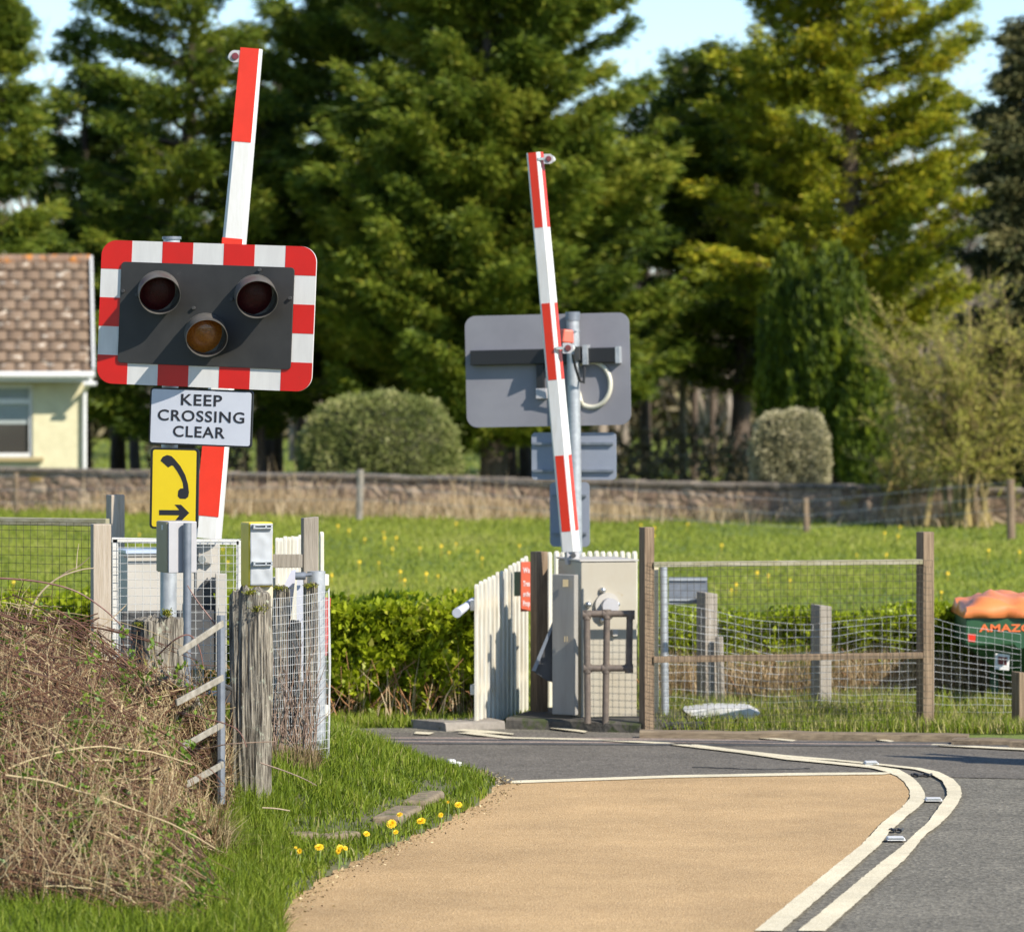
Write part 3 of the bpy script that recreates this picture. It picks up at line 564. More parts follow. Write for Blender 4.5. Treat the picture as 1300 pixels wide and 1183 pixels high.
# slim bare-stemmed trees whose trunks show under the crowns
k = 0
for u, D, Hh, rad, z0, tr, bk_, lb in ((150, 104, 9, 1.4, 3.0, .16, None, 'slim conifer trunk standing just right of the bungalow'),
        (172, 110, 9, 1.4, 3.2, .12, None, 'slim conifer trunk between the bungalow and the KEEP CROSSING CLEAR plate'),
        (332, 100, 8, 1.3, 2.6, .10, None, 'slim dark trunk just right of the near barrier boom'),
        (352, 104, 8.5, 1.4, 2.8, .12, None, 'slim dark trunk left of the big clipped bush'),
        (386, 108, 9, 1.5, 3.0, .11, None, 'slim trunk hidden partly by the left side of the clipped bush'),
        (640, 100, 8.5, 1.2, 2.6, .26, None, 'thick dark trunk left of the far barrier under the grey board'),
        (668, 106, 9, 1.4, 2.6, .15, None, 'thin dark trunk just beside the thick trunk under the grey board'),
        (866, 104, 9.4, 1.1, 4.5, .09, bark_l, 'tall thin pale trunk with sunlight painted into its bark beside the far grey board'),
        (882, 107, 9.6, 1.2, 4.6, .08, None, 'tall thin dark trunk right of the pale sunlit one'),
        (905, 110, 9, 1.3, 3.6, .11, None, 'tall thin trunk left of the small clipped bush'),
        (820, 108, 9, 1.7, 2.6, .12, None, 'dark trunk right of the far grey board'),
        (1000, 112, 8, 1.7, 2.2, .12, None, 'dark conifer stem behind the small clipped bush')):
    k += 1; conifer(lb, XU(u, D), D, Hh, rad, z0, nb=60, dens=1.0, seed=20 + k, tone=(.30, .15), up=.05, prof=.4, trunk_r=tr, bk=bk_, name='slim_conifer', group='slim conifers behind the stone wall')

# columnar cypress
def cypress(label, X, Y, H, r, seed):
    g = np.random.default_rng(seed); t = root('columnar_cypress', (X, Y, 0), label, 'tree')
    MB().tube([(X, Y, 0), (X, Y, H * .5), (X, Y, H * .9)], [.14, .1, .02], n=8).build('trunk', bark, t)
    Ps, As, Rs = [], [], []
    for i in range(620):
        z = g.uniform(.1, .97) * H; f = z / H; rr = r * min(1, 1.8 * (1 - f) ** .6) * (.75 + .25 * math.sin(f * 9 + i % 5)); az = g.uniform(0, 2 * np.pi); a = np.array([np.cos(az), np.sin(az)]) * rr * g.uniform(.65, 1.05)
        tone = g.normal(.42, .16); n_ = 60; s = g.random(n_)[:, None]
        Ps.append(np.concatenate([np.array([X, Y]) + a * (1 + .12 * s), z + s * .75 - .3], 1) + g.normal(0, .045, (n_, 3))); As.append(np.array([0, 0, 1.]) + g.normal(0, .32, (n_, 3)) + np.array([a[0], a[1], 0]) * .12); Rs.append(np.clip(tone + g.normal(0, .1, n_), 0, 1))
    V, Fc, rr = leaves(np.concatenate(Ps), np.concatenate(As), .16, .045, np.concatenate(Rs)); mesh_np('crown', V, Fc, leafmat('cypress_spray', [(0.02, 0.035, 0.006), (0.07, 0.105, 0.008), (0.16, 0.20, 0.012), (0.27, 0.29, 0.02)], trans=.2), parent=t, rnd=rr)
cypress('narrow dark green columnar cypress left half of the pair beside the willow', XU(1003, 92), 92, 4.5, .62, 41)
cypress('taller columnar cypress right half of the pair, with upright feathery shoots', XU(1058, 91), 91, 4.55, .82, 42)
cypress('low columnar cypress shoot in front of the willow, right of the small bush', XU(1100, 90), 90, 2.6, .45, 43)

# clipped bushes
def clipped(label, u, D, rx, ry, zc, rz, cols, n, pw, leaf, seed, name='clipped_bush'):
    g = np.random.default_rng(seed); X = XU(u, D); t = root(name, (X, D, 0), label, 'bush')
    d = nrm(g.normal(size=(n, 3))); e = np.abs(d) ** (2 / pw); sgn = np.sign(d); q = d / (np.sum(np.abs(d) ** pw, 1, keepdims=True) ** (1 / pw))
    nn = np.array([mnoise.noise(Vector(v * 3.2)) for v in q]); n2_ = np.array([mnoise.noise(Vector(v * 9)) for v in q]); rr_ = 1 + nn * .10 + n2_ * .05 - np.abs(g.normal(0, .05, n)) + (g.random(n) < .02) * g.random(n) * .10
    pos = q * rr_[:, None] * [rx, ry, rz] + [X, D, zc]; k = pos[:, 2] > .02
    V, Fc, rr = leaves(pos[k], (q + g.normal(0, .6, (n, 3)))[k], leaf[0], leaf[1], np.clip(g.normal(.5, .2, n) + nn * .5, 0, 1)[k])
    mesh_np('foliage', V, Fc, leafmat(name + '_leaf', cols, trans=.2), parent=t, rnd=rr)
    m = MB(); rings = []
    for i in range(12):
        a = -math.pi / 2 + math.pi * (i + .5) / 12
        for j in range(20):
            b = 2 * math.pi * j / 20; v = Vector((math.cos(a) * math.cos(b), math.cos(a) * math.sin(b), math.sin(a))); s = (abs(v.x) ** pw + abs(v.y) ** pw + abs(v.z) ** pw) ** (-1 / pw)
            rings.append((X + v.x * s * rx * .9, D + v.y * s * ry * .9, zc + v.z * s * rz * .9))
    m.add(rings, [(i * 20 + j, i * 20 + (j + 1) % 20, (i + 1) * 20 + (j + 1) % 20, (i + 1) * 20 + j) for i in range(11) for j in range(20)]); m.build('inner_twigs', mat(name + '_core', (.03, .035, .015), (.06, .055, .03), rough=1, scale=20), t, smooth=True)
clipped('large domed clipped green bush behind the wall', 482, 85, 1.40, 1.2, .75, 1.30, [(0.05, 0.07, 0.02), (0.14, 0.17, 0.04), (0.26, 0.28, 0.08), (0.42, 0.40, 0.17)], 46000, 2.5, (.07, .034), 5)
clipped('small rounded pale beige green bush behind the wall on the right', 1003, 80, .64, .6, .95, .84, [(0.13, 0.125, 0.06), (0.30, 0.28, 0.14), (0.50, 0.45, 0.26), (0.66, 0.58, 0.38)], 17000, 3.0, (.06, .025), 6, name='pale_bush')

# willow-like shrub on the right
def twiggy(label, X, Y, H, W, seed, nst=9, cols=None, leafn=9, name='willow_shrub', barkm=None, lv=(.07, .022), cat_='tree', group=None, thick=1.0, base=(.05, .22), ns2=14, ns3=9):
    g = np.random.default_rng(seed); t = root(name, (X, Y, -.03), label, cat_, group)
    big, bigr, tw, twr = [], [], [], []
    for i in range(nst):
        az = 2 * np.pi * i / nst + g.normal(0, .3); rr_ = g.uniform(.15, 1) * W; tip = np.array([X + np.cos(az) * rr_, Y + np.sin(az) * rr_ * .7, H * g.uniform(.62, .98) * (1 - .25 * (rr_ / W) ** 2)])
        b = np.array([X + g.normal(0, base[1]), Y + g.normal(0, base[1] * .6), 0]); s = np.linspace(0, 1, 8)[:, None]; p = b * (1 - s) + tip * s; p[:, :2] -= (tip[:2] - b[:2]) * (s * (1 - s) * .5); p[1:-1] += g.normal(0, .06 * H / 5, (6, 3)); big.append(p); bigr.append(np.linspace(.055, .012, 8) * thick)
        for j in range(ns2):
            s0 = g.uniform(.25, 1); o = np.array([np.interp(s0, s[:, 0], p[:, c]) for c in range(3)]); d = nrm(np.array([np.cos(az), np.sin(az), .8]) + g.normal(0, .75, 3)); L = g.uniform(.14, .30) * H * .9
            s5 = np.linspace(0, 1, 5)[:, None]; q = o + d * L * s5 + np.array([0, 0, .12 * L]) * s5 ** 2 + g.normal(0, .02 * H / 3, (5, 3)) * s5; tw.append(q); twr.append(np.linspace(.014, .005, 5) * thick)
            for k_ in range(ns3):
                s1 = g.uniform(.2, 1); o2 = np.array([np.interp(s1, s5[:, 0], q[:, c]) for c in range(3)]); d2 = nrm(d + g.normal(0, .7, 3) + [0, 0, .25]); q2 = o2 + d2 * (L * g.uniform(.25, .6)) * s5 + g.normal(0, .012, (5, 3)) * s5; tw.append(q2); twr.append(np.linspace(.007, .003, 5) * thick)
    V1, F1 = tubes(np.array(big), np.array(bigr), 6); V2, F2 = tubes(np.array(tw), np.array(twr), 3)
    mesh_np('stems', V1, F1, barkm, parent=t, smooth=True); mesh_np('twigs', V2, F2, barkm, parent=t)
    if leafn:
        T = np.array(tw); i_ = np.repeat(np.arange(len(T)), leafn); s = g.random(len(i_)) * 3.99; k0 = s.astype(int); fr_ = (s - k0)[:, None]; pos = T[i_, k0] * (1 - fr_) + T[i_, k0 + 1] * fr_ + g.normal(0, .02, (len(i_), 3))
        V, Fc, rr = leaves(pos, g.normal(0, .6, (len(i_), 3)) + [0, 0, .4], lv[0], lv[1], np.clip(g.normal(.5, .22, len(i_)), 0, 1)); mesh_np('leaves', V, Fc, leafmat(name + '_leaf', cols, trans=.35), parent=t, rnd=rr)
wb = mat('yellow_grey_bark', (.17, .13, .06), (.36, .27, .09), rough=.9, scale=6)
wc = [(0.13, 0.13, 0.02), (0.30, 0.30, 0.05), (0.50, 0.46, 0.09), (0.64, 0.54, 0.16)]
twiggy('spreading twiggy willow with yellow grey shoots on the right', XU(1228, 76), 76, 4.0, 1.75, 51, nst=15, cols=wc, leafn=9, barkm=wb)
twiggy('low willow sucker at the left foot of the big willow', XU(1150, 78), 78, 2.1, .75, 52, nst=7, cols=wc, leafn=7, barkm=wb, ns2=9, ns3=6)

gb = mat('grey_twig_bark', (.22, .17, .13), (.34, .28, .22), rough=.95, scale=5)
for i, (u, D, Hh, W_) in enumerate(((60, 135, 10.5, 3.2), (205, 140, 12, 3.4), (385, 130, 12, 3.0), (560, 145, 12, 3.0), (770, 138, 10.5, 3.4), (905, 128, 9.6, 2.8), (1170, 135, 12, 3.6), (1255, 140, 11, 3.4))):
    twiggy(['leafless tree behind the left edge conifer', 'leafless tree behind the near signal board', 'leafless tree seen in the gap right of the near boom', 'leafless tree behind the dark middle conifers', 'leafless tree right of the far boom, behind the conifers', 'leafless tree below the olive conifer', 'leafless tree behind the golden conifer', 'leafless tree in the sky gap left of the drooping conifer'][i],
           XU(u, D), D, Hh, W_, 60 + i, nst=11, leafn=0, name='bare_tree', barkm=gb, group='leafless trees far behind the conifers', thick=2.2, ns2=16, ns3=9)

# far wood closing the view at ground level
n = 90000; y = rng.uniform(168, 190, n); x = (rng.uniform(-200, 1500, n) - CX) / F * y; tp = 5.6 + 1.6 * vnoise(x, y * 0, .12, 7) + .8 * vnoise(x, y * 0, .6, 8); z = rng.random(n) ** .8 * tp
V, Fc, rr = leaves(np.stack([x, y, z], 1), rng.normal(size=(n, 3)) + [0, 0, .5], .55, .2, np.clip(rng.normal(.45, .25, n), 0, 1))
tag(mesh_np('distant_wood', V, Fc, leafmat('wood_mass', [(0.06, 0.055, 0.025), (0.15, 0.12, 0.06), (0.28, 0.23, 0.13), (0.19, 0.22, 0.06)], trans=.2), rnd=rr), 'brown and olive wood far behind the conifers', 'wood', kind='stuff')
# undergrowth between wall and trunks
n = 26000; y = rng.uniform(97, 118, n); x = (rng.uniform(-60, 1330, n) - CX) / F * y; nn = vnoise(x, y, .25, 11); uu = CX + x / y * F
open_ = ((uu > 315) & (uu < 385)) | ((uu > 585) & (uu < 700)) | (uu < 185) & (uu > 115); k_ = (nn > .0) & ~open_; x, y, nn = x[k_], y[k_], nn[k_]; z = rng.random(len(x)) * (.6 + 1.6 * nn)
V, Fc, rr = leaves(np.stack([x, y, z], 1), rng.normal(size=(len(x), 3)) + [0, 0, .6], .26, .08, np.clip(rng.normal(.4, .2, len(x)), 0, 1))
tag(mesh_np('undergrowth', V, Fc, bpy.data.materials['wood_mass'], rnd=rr), 'scrubby undergrowth beneath the conifers behind the wall', 'undergrowth', kind='stuff')

# hedges
hleaf = leafmat('hedge_leaf', [(0.10, 0.13, 0.008), (0.25, 0.31, 0.012), (0.40, 0.47, 0.02), (0.52, 0.57, 0.04), (0.60, 0.54, 0.12)], trans=.5, rough=.45, gloss=.4)
htw = mat('hedge_twig', (.20, .10, .045), (.48, .24, .10), rough=.8, scale=30)
def hedge(name, label, u0, u1, D0, D1, H, n, seed, tone=.5, straw=0.0, lf=(.055, .032), nt_=1100, topv=0.14):
    g = np.random.default_rng(seed); Dm = (D0 + D1) / 2; x0, x1 = XU(u0, Dm), XU(u1, Dm); t = root(name, ((x0 + x1) / 2, Dm, 0), label, 'hedge')
    x = g.uniform(x0, x1, n); y = g.uniform(D0, D1, n); f = g.random(n); top_ = H * (1 + topv * vnoise(x, y, 2.2, seed)); z = f ** .8 * top_
    face = g.random(n); y = np.where(face < .55, D0 + np.abs(g.normal(0, .10, n)) + .17 * vnoise(x, z, 3.2, seed + 1) + .12 * vnoise(x, z, 8, seed + 2), y); z = np.where(face > .72, top_ - np.abs(g.normal(0, .06, n)), z)
    k = (vnoise(x, z, 4.3, seed + 3) + g.random(n) * 1.0 > .10) & (z > .03) & ((z > .16) | (g.random(n) < .5)); x, y, z = x[k], y[k], z[k]
    V, Fc, rr = leaves(np.stack([x, y, z], 1), g.normal(0, .7, (len(x), 3)) + [.3, -.7, .5], g.uniform(lf[0] * .5, lf[0] * 1.3, len(x)), lf[1], np.clip(g.normal(tone, .2, len(x)) + .25 * vnoise(x, z, 2.5, seed + 5), 0, 1))
    mesh_np('foliage', V, Fc, hleaf, parent=t, rnd=rr)
    b = np.stack([g.uniform(x0, x1, nt_), g.uniform(D0, D1, nt_), np.zeros(nt_)], 1); s = np.linspace(0, 1, 5)[None, :, None]; d = np.stack([g.normal(0, .16, nt_), g.normal(0, .12, nt_), g.uniform(.15, .60, nt_) * H], 1); b[: nt_ // 3, 1] = D0 + g.normal(.02, .05, nt_ // 3)
    p = b[:, None] + d[:, None] * s + g.normal(0, .025, (nt_, 5, 3)) * s; V, Fc = tubes(p, np.tile(np.linspace(.008, .003, 5), (nt_, 1)), 3); mesh_np('stems', V, Fc, htw, parent=t)
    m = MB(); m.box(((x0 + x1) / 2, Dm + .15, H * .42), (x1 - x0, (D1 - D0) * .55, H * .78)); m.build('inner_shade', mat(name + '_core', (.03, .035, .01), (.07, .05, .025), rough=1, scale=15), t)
    if straw:
        ns = int(straw); x = g.uniform(x0, x1, ns); V, Fc, rr = blades(np.stack([x, g.uniform(D0 - .2, D0 + .25, ns), np.zeros(ns)], 1), g.uniform(.15, .75, ns) * H, .009, .35, g.random(ns), bend=.6); mesh_np('dead_stalks', V, Fc, dry, parent=t, rnd=rr)
hedge('clipped_hedge', 'bright green leafy hedge between the two sets of crossing gates', -260, 612, 33.9, 35.2, .80, 95000, 71, tone=.46, straw=700, lf=(.075, .042), topv=.16)
hedge('rough_hedge', 'straggly green hedge full of dead stalks behind the far mesh fence', 826, 1420, 35.6, 36.7, .66, 42000, 72, tone=.38, straw=15000)

# rough grass at the foot of the far mesh fence
n = 26000; x = rng.uniform(XU(812, 33.5), XU(1420, 33.5), n); y = rng.uniform(33.0, 35.2, n); y += (x - 1) * .02
keep = rng.random(n) < np.clip(.7 + vnoise(x, y, 1.5, 5), .2, 1); x, y = x[keep], y[keep]; hh = rng.uniform(.06, .20, len(x)) * (1 + .5 * vnoise(x, y, 1.3, 8)) * (.7 + .45 * (y > 33.8))
V, Fc, rr = blades(np.stack([x, y, np.full(len(x), -.02)], 1), hh, .009, .4, np.clip(rng.normal(.55, .2, len(x)) + (rng.random(len(x)) < .42) * .45, 0, 1), bend=.6)
tag(mesh_np('rough_grass', V, Fc, gmat, rnd=rr), 'tufty green and straw grass along the foot of the far mesh fence', 'grass', kind='stuff')
n = 3500; x = rng.uniform(XU(400, 34), XU(600, 34), n); V, Fc, rr = blades(np.stack([x, rng.uniform(33.3, 34.3, n), np.zeros(n)], 1), rng.uniform(.03, .12, n), .009, .4, np.clip(rng.normal(.6, .2, n), 0, 1))
tag(mesh_np('hedge_foot_grass', V, Fc, gmat, rnd=rr), 'short grass at the foot of the bright hedge', 'grass', kind='stuff')

# ================================================================== OBJECTS
Z3 = Vector((0, 0, 1))
def hgt(x, y): return float(max(0, vz([x], [y])[0]))
def post(name, label, catg, u0, u1, vt, D, yaw=25, z0=None, material='wood', group=None, parent=None, bev=.006, slant=0, sub=None):
    """square timber post; the photo shows its left face and its front face"""
    yw = R(yaw); wv = px(u1 - u0, D); s = wv / (math.cos(yw) + math.sin(yw)); X = (((u0 + u1) / 2) - CX) / F * D; zt = P(0, vt, D).z; zb = (hgt(X, D) if z0 is None else z0) - .08
    m = MB(); m.box((X, D, (zt + zb) / 2), (s, s, zt - zb), yaw=yw)
    if slant:
        m.v = [(a, b, c + (slant * (a - X) if c > (zt + zb) / 2 else 0)) for a, b, c in m.v]
    if parent is None:
        o = m.build(name, M[material], None, bevel=bev); tag(o, label, catg, group)
    else: o = m.build(name, M[material], parent, bevel=bev)
    return o, X, s
def weathered(name, label, pts_u, vt, vb, D, catg='post', dpt=.17, moss=None, seed=0, yaw=14, crag=.05, parent=None, top_slope=0):
    """old split timber post with grooves, broken top and lichen, as one lathe-like body"""
    u0, u1 = pts_u; X = ((u0 + u1) / 2 - CX) / F * D; zt = P(0, vt, D).z; zb = P(0, vb, D).z; wv = px(u1 - u0, D) / (math.cos(R(yaw)) + .4 * abs(math.sin(R(yaw))))
    r = root(name, (X, D, zb), label, catg) if parent is None else parent; nA = 72; nZ = 46; vs = []
    for k in range(nZ + 1):
        f = k / nZ
        for j in range(nA):
            a = 2 * math.pi * j / nA; e = 4.5; ca, sa = math.cos(a), math.sin(a); q = (abs(ca) ** e + abs(sa) ** e) ** (-1 / e)
            lx, ly = ca * q * wv / 2, sa * q * dpt / 2
            gr = mnoise.noise(Vector((ca * 6.5 + seed, sa * 6.5, f * 1.2))) * .012 + abs(mnoise.noise(Vector((ca * 15 + seed, sa * 15, f * 2.5)))) * -.018 + mnoise.noise(Vector((f * 2 + seed, 1, 2))) * .008
            ln = math.hypot(lx, ly); s = (ln + gr) / ln; lx *= s; ly *= s
            topz = crag * (mnoise.noise(Vector((lx * 28 + seed, ly * 18, 3))) * 1.4 + .35 * math.cos(lx / wv * 5)) + top_slope * lx
            v = Matrix.Rotation(R(yaw), 3, 'Z') @ Vector((lx, ly, 0)); vs.append((X + v.x, D + v.y, zb + (zt - zb) * f + topz * f ** 6))
    m = MB(); fs = [(k * nA + j, k * nA + (j + 1) % nA, (k + 1) * nA + (j + 1) % nA, (k + 1) * nA + j) for k in range(nZ) for j in range(nA)]
    base = nZ * nA; rings = [base]
    cxy = (X, D); b0 = len(vs)
    for rr_ in (.66, .33):
        for j in range(nA):
            x, y, z = vs[base + j]; nx_, ny_ = X + (x - X) * rr_, D + (y - D) * rr_; vs.append((nx_, ny_, zt + crag * (mnoise.noise(Vector(((nx_ - X) * 28 + seed, (ny_ - D) * 18, 3))) * 1.6 + .5) + top_slope * (nx_ - X)))
    fs += [(base + j, base + (j + 1) % nA, b0 + (j + 1) % nA, b0 + j) for j in range(nA)] + [(b0 + j, b0 + (j + 1) % nA, b0 + nA + (j + 1) % nA, b0 + nA + j) for j in range(nA)] + [tuple(b0 + nA + j for j in range(nA))]
    m.add(vs, fs); m.build('timber', M['weather'], r, smooth=True)
    if moss:
        for (mu, mv, mw, mh, n_) in moss:
            c = P(mu, mv, D - dpt * .45); g = np.random.default_rng(seed + 5); pos = np.array(c) + g.normal(0, 1, (n_, 3)) * [px(mw, D) / 3.4, .03, px(mh, D) / 4.2]
            V, Fc, rr = leaves(pos, g.normal(0, 1, (n_, 3)) + [0, -.3, .2], .010, .008, g.random(n_)); mesh_np('moss', V, Fc, leafmat('moss_tips', [(.06, .07, .01), (.16, .17, .015), (.30, .28, .03)], trans=.2), parent=r, rnd=rr)
    return r

# ------------------------------------------------ near crossing signal
DN = 27.6; c0 = (261.5, 400.5); TR_ = 2.3
sx = P(214, 0, DN).x; sig = root('crossing_signal', (sx, DN + .12, hgt(sx, DN) - .02), 'near crossing light board with red and white border and three dark lamps', 'crossing signal')
def px_plate(mb, pts, dy, th, m=0, D=DN): mb.plate(rot2(pts, c0, TR_), D + dy, th, m)
m = MB(); m.tube([P(213, 1010, DN + .24), P(214, 700, DN + .24), P(218, 301, DN + .24)], .048, n=20); m.build('pole', M['galv'], sig, smooth=True)
m = MB(); m.tube([P(218, 304, DN + .24), P(218, 300.5, DN + .24)], .056, n=20); m.build('pole_cap', M['galvd'], sig, smooth=True)
W2, H2 = 139, 91.5; bx0, bx1, by0, by1 = c0[0] - W2, c0[0] + W2, c0[1] - H2, c0[1] + H2
m = MB(); px_plate(m, rrect(bx0, by0, bx1, by1, 20, 10), 0, .012); bd = m.build('backing_board', M['film'], sig)
cw = 2 * W2 / 7; ch = 2 * H2 / 5; bw = 27
def red(u0, v0, u1, v1): m = MB(); px_plate(m, [(u0, v0), (u1, v0), (u1, v1), (u0, v1)], -.0015, .001); m.build('red_stripe', M['red'], bd)
def corner(sx_, sy_):
    r = 20; pts = [(0, 0)]; arc = [(r - r * math.sin(R(a)), r - r * math.cos(R(a))) for a in range(0, 91, 9)]
    pts = [(cw, 0)] + arc + [(0, ch), (bw + 3, ch), (bw + 3, bw + 3), (cw, bw + 3)]
    pts = [((bx0 + x) if sx_ < 0 else (bx1 - x), (by0 + y) if sy_ < 0 else (by1 - y)) for x, y in pts]; m = MB(); px_plate(m, pts, -.0015, .001); m.build('red_stripe', M['red'], bd)
for a_ in (-1, 1):
    for b_ in (-1, 1): corner(a_, b_)
for k in (2, 4):
    red(bx0 + cw * k, by0, bx0 + cw * (k + 1), by0 + bw + 2); red(bx0 + cw * k, by1 - bw - 2, bx0 + cw * (k + 1), by1)
red(bx0, by0 + ch * 2, bx0 + bw + 2, by0 + ch * 3); red(bx1 - bw - 2, by0 + ch * 2, bx1, by0 + ch * 3)
m = MB(); px_plate(m, rrect(bx0 + bw, by0 + bw, bx1 - bw, by1 - bw, 5, 4), -.012, .010); m.build('black_panel', M['black'], sig, bevel=.002)
for k, (lu, lv, lm) in enumerate(((203.0, 372, 'lens_red'), (328, 377.5, 'lens_red'), (263.5, 426, 'lens_amber'))):
    c = P(lu, lv, DN - .012); axis = Vector((.40, -1, -.16)).normalized(); side = axis.cross(Z3).normalized(); upv = side.cross(axis).normalized(); rr_ = px(25.5, DN)
    c = c - side * 0 ; m = MB(); c -= Vector((px(2.5, DN), 0, -px(3, DN)))
    m.tube([c + Vector((0, .012, 0)), c + axis * .028], rr_ * 1.02, n=40); ho = m.build('lamp_housing', M['hood'], sig, smooth=True)
    m = MB(); vs, n_ = [], 48
    for j in range(n_):
        a = 2 * math.pi * j / n_; dd = side * math.cos(a) + upv * math.sin(a); t = (1 + math.sin(a)) / 2; Lh = .155 + .10 * t
        for (r__, l__) in ((rr_, .01), (rr_ * 1.0, Lh), (rr_ * .965, Lh), (rr_ * .965, .012)): vs.append(c + dd * r__ + axis * l__)
    m.add(vs, [(j * 4 + q, ((j + 1) % n_) * 4 + q, ((j + 1) % n_) * 4 + (q + 1) % 4, j * 4 + (q + 1) % 4) for j in range(n_) for q in range(4)]); m.build('hood', M['hood'], ho, smooth=True)
    m = MB(); vs = []; 
    for i in range(6):
        rad_ = rr_ * .95 * (1 - i / 6)
        for j in range(32): a = 2 * math.pi * j / 32; vs.append(c + (side * math.cos(a) + upv * math.sin(a)) * rad_ + axis * (.032 + .022 * (1 - (1 - i / 6) ** 2)))
    m.add(vs, [(i * 32 + j, i * 32 + (j + 1) % 32, (i + 1) * 32 + (j + 1) % 32, (i + 1) * 32 + j) for i in range(5) for j in range(32)] + [tuple(160 + j for j in range(32))]); m.build('lens', M[lm], ho, smooth=True)
for (bu, bv) in ((155, 369), (371, 379), (332, 343), (247, 391), (173, 374), (296, 380)):
    c = P(bu, bv, DN - .014); m = MB(); m.tube([c, c + Vector((0, -.014, 0))], .010, n=8); m.build('bolt', M['dark'], sig)
# plate: KEEP CROSSING CLEAR
def px_plate0(mb, pts, dy, th, c, ang, m=0, D=DN): mb.plate(rot2(pts, c, ang), D + dy, th, m)
kc = (254, 530); m = MB(); px_plate0(m, rrect(187.5, 494, 320.5, 566, 4, 4), .012, .016, kc, 2.0); kp = m.build('wording_plate', M['blk'], sig)
m = MB(); px_plate0(m, rrect(189.5, 496, 318.5, 564, 3, 4), .0105, .001, kc, 2.0); m.build('plate_face', mat('plate_white', (.60, .61, .66), (.55, .56, .61), rough=.5, scale=4), kp)
for body, dv, sz, wd in (('KEEP', -22, 0, 53), ('CROSSING', -1.5, 0, 112), ('CLEAR', 18.5, 0, 67)):
    uv = rot2([(254.5 if body != 'CLEAR' else 252.5, 530 + dv)], kc, 2.0)[0]; c = P(uv[0], uv[1], DN + .009); cap = px(14.2, DN)
    t = text_mesh('lettering', body, cap / .70, M['glyph'], kp, (0, 0, 0) if False else c, rot=None, offset=.0013, ext=.0008, spacing=1.10)
    # fit the width of the word to the sign's, then roll with the plate
    off = top(kp).location; cl = c - off; xs_ = [v.co.x for v in t.data.vertices]; zs_ = [v.co.z for v in t.data.vertices]; sc_ = px(wd, DN) / (max(xs_) - min(xs_)); mx_ = (max(xs_) + min(xs_)) / 2; mz_ = (max(zs_) + min(zs_)) / 2; sz_ = cap / (max(zs_) - min(zs_))
    t.data.transform(Matrix.Translation(cl) @ Matrix.Rotation(R(2.0), 4, 'Y') @ Matrix.Diagonal((sc_, 1, sz_, 1)) @ Matrix.Translation((-mx_, -cl.y, -mz_)))
# telephone plate
yc = (219, 620); m = MB(); px_plate0(m, rrect(188, 569, 250.5, 672, 5, 4), .016, .014, yc, 1.0); yp = m.build('telephone_plate', M['blk'], sig)
m = MB(); px_plate0(m, rrect(191, 571.5, 247.5, 669.5, 3, 4), .0145, .001, yc, 1.0); m.build('plate_face', M['yellow'], yp)
def c7(pts): return [(100 + x / 2.885, 280 + y / 2.885) for x, y in pts]
hs = c7([(293, 880), (302, 866), (318, 859), (334, 863), (345, 873), (368, 900), (386, 932), (396, 965), (400, 995), (397, 1012), (387, 1020), (366, 1019), (358, 1010), (360, 990), (367, 982), (379, 981), (377, 962), (369, 942), (355, 918), (341, 899), (336, 897), (322, 905)])
m = MB(); m.plate(hs, DN + .0135, .001); m.plate(c7([(288, 1061), (364, 1061), (346, 1041), (370, 1041), (401, 1071), (370, 1102), (346, 1102), (364, 1080), (288, 1080)]), DN + .0135, .001)
o = m.build('telephone_symbol', M['glyph'], yp); bm = bmesh.new(); bm.from_mesh(o.data); bmesh.ops.triangulate(bm, faces=bm.faces); bm.to_mesh(o.data); bm.free()
m = MB()
for v_ in (505, 555, 585, 650, 350, 450): m.box(P(215.5, v_, DN + .165), (.13, .06, .03))
m.build('bracket', M['galvd'], sig)

# the boards face slightly to the left, along the lane
YAW = R(-16); pv = P(261.5, 0, DN) - sig.location; Mx = Matrix.Translation((pv.x, pv.y, 0)) @ Matrix.Rotation(YAW, 4, 'Z') @ Matrix.Diagonal((1 / math.cos(YAW), 1, 1, 1)) @ Matrix.Translation((-pv.x, -pv.y, 0))
def kids(o): return [c for c in bpy.data.objects if c.parent == o]
def walk(o):
    for c in kids(o):
        if o is sig and c.name.split('.')[0] in ('pole', 'pole_cap', 'bracket'): continue
        c.data.transform(Mx); walk(c)
walk(sig)
def copy_tree(o, parent=None):
    c = o.copy(); C.objects.link(c); c.parent = parent
    for ch in kids(o): copy_tree(ch, c)
    return c
tw_ = copy_tree(sig); tw_.location = (5.75, 28.1, 0.0)
tag(tw_, 'matching crossing light board across the lane, its shadow falling on the tarmac', 'crossing signal')

# ------------------------------------------------ grey box on a thin post
DB = 27.25; bxr = root('post_box', P(237, 960, DB), 'pale grey metal box with tan side on a thin post below the yellow plate', 'equipment box')
m = MB(); m.box(P(237, 840, DB - .03) , (.001, .001, .001)); m = MB(); m.tube([P(236.5, 1000, DB - .03), P(238, 664, DB - .03)], px(5.2, DB), n=16); m.build('post', M['galvd'], bxr, smooth=True)
yw = R(20); cc = P(224.5, 694, DB + .10); zt, zb = P(0, 662, DB).z, P(0, 727, DB).z
wv = px(36, DB) / math.cos(yw); dp_ = px(17, DB) / math.sin(yw)
m = MB(); m.box((cc.x, cc.y, (zt + zb) / 2), (wv, dp_, zt - zb), yaw=yw)
bx = m.build('case', M['cabgrey'], bxr, bevel=.004); bx.data.materials.append(M['tanbox'])
Rm = Matrix.Rotation(yw, 3, 'Z'); fl = Vector((cc.x, cc.y, (zt + zb) / 2))
for p_ in bx.data.polygons:
    if (Rm.inverted() @ p_.normal).x < -.9: p_.material_index = 1
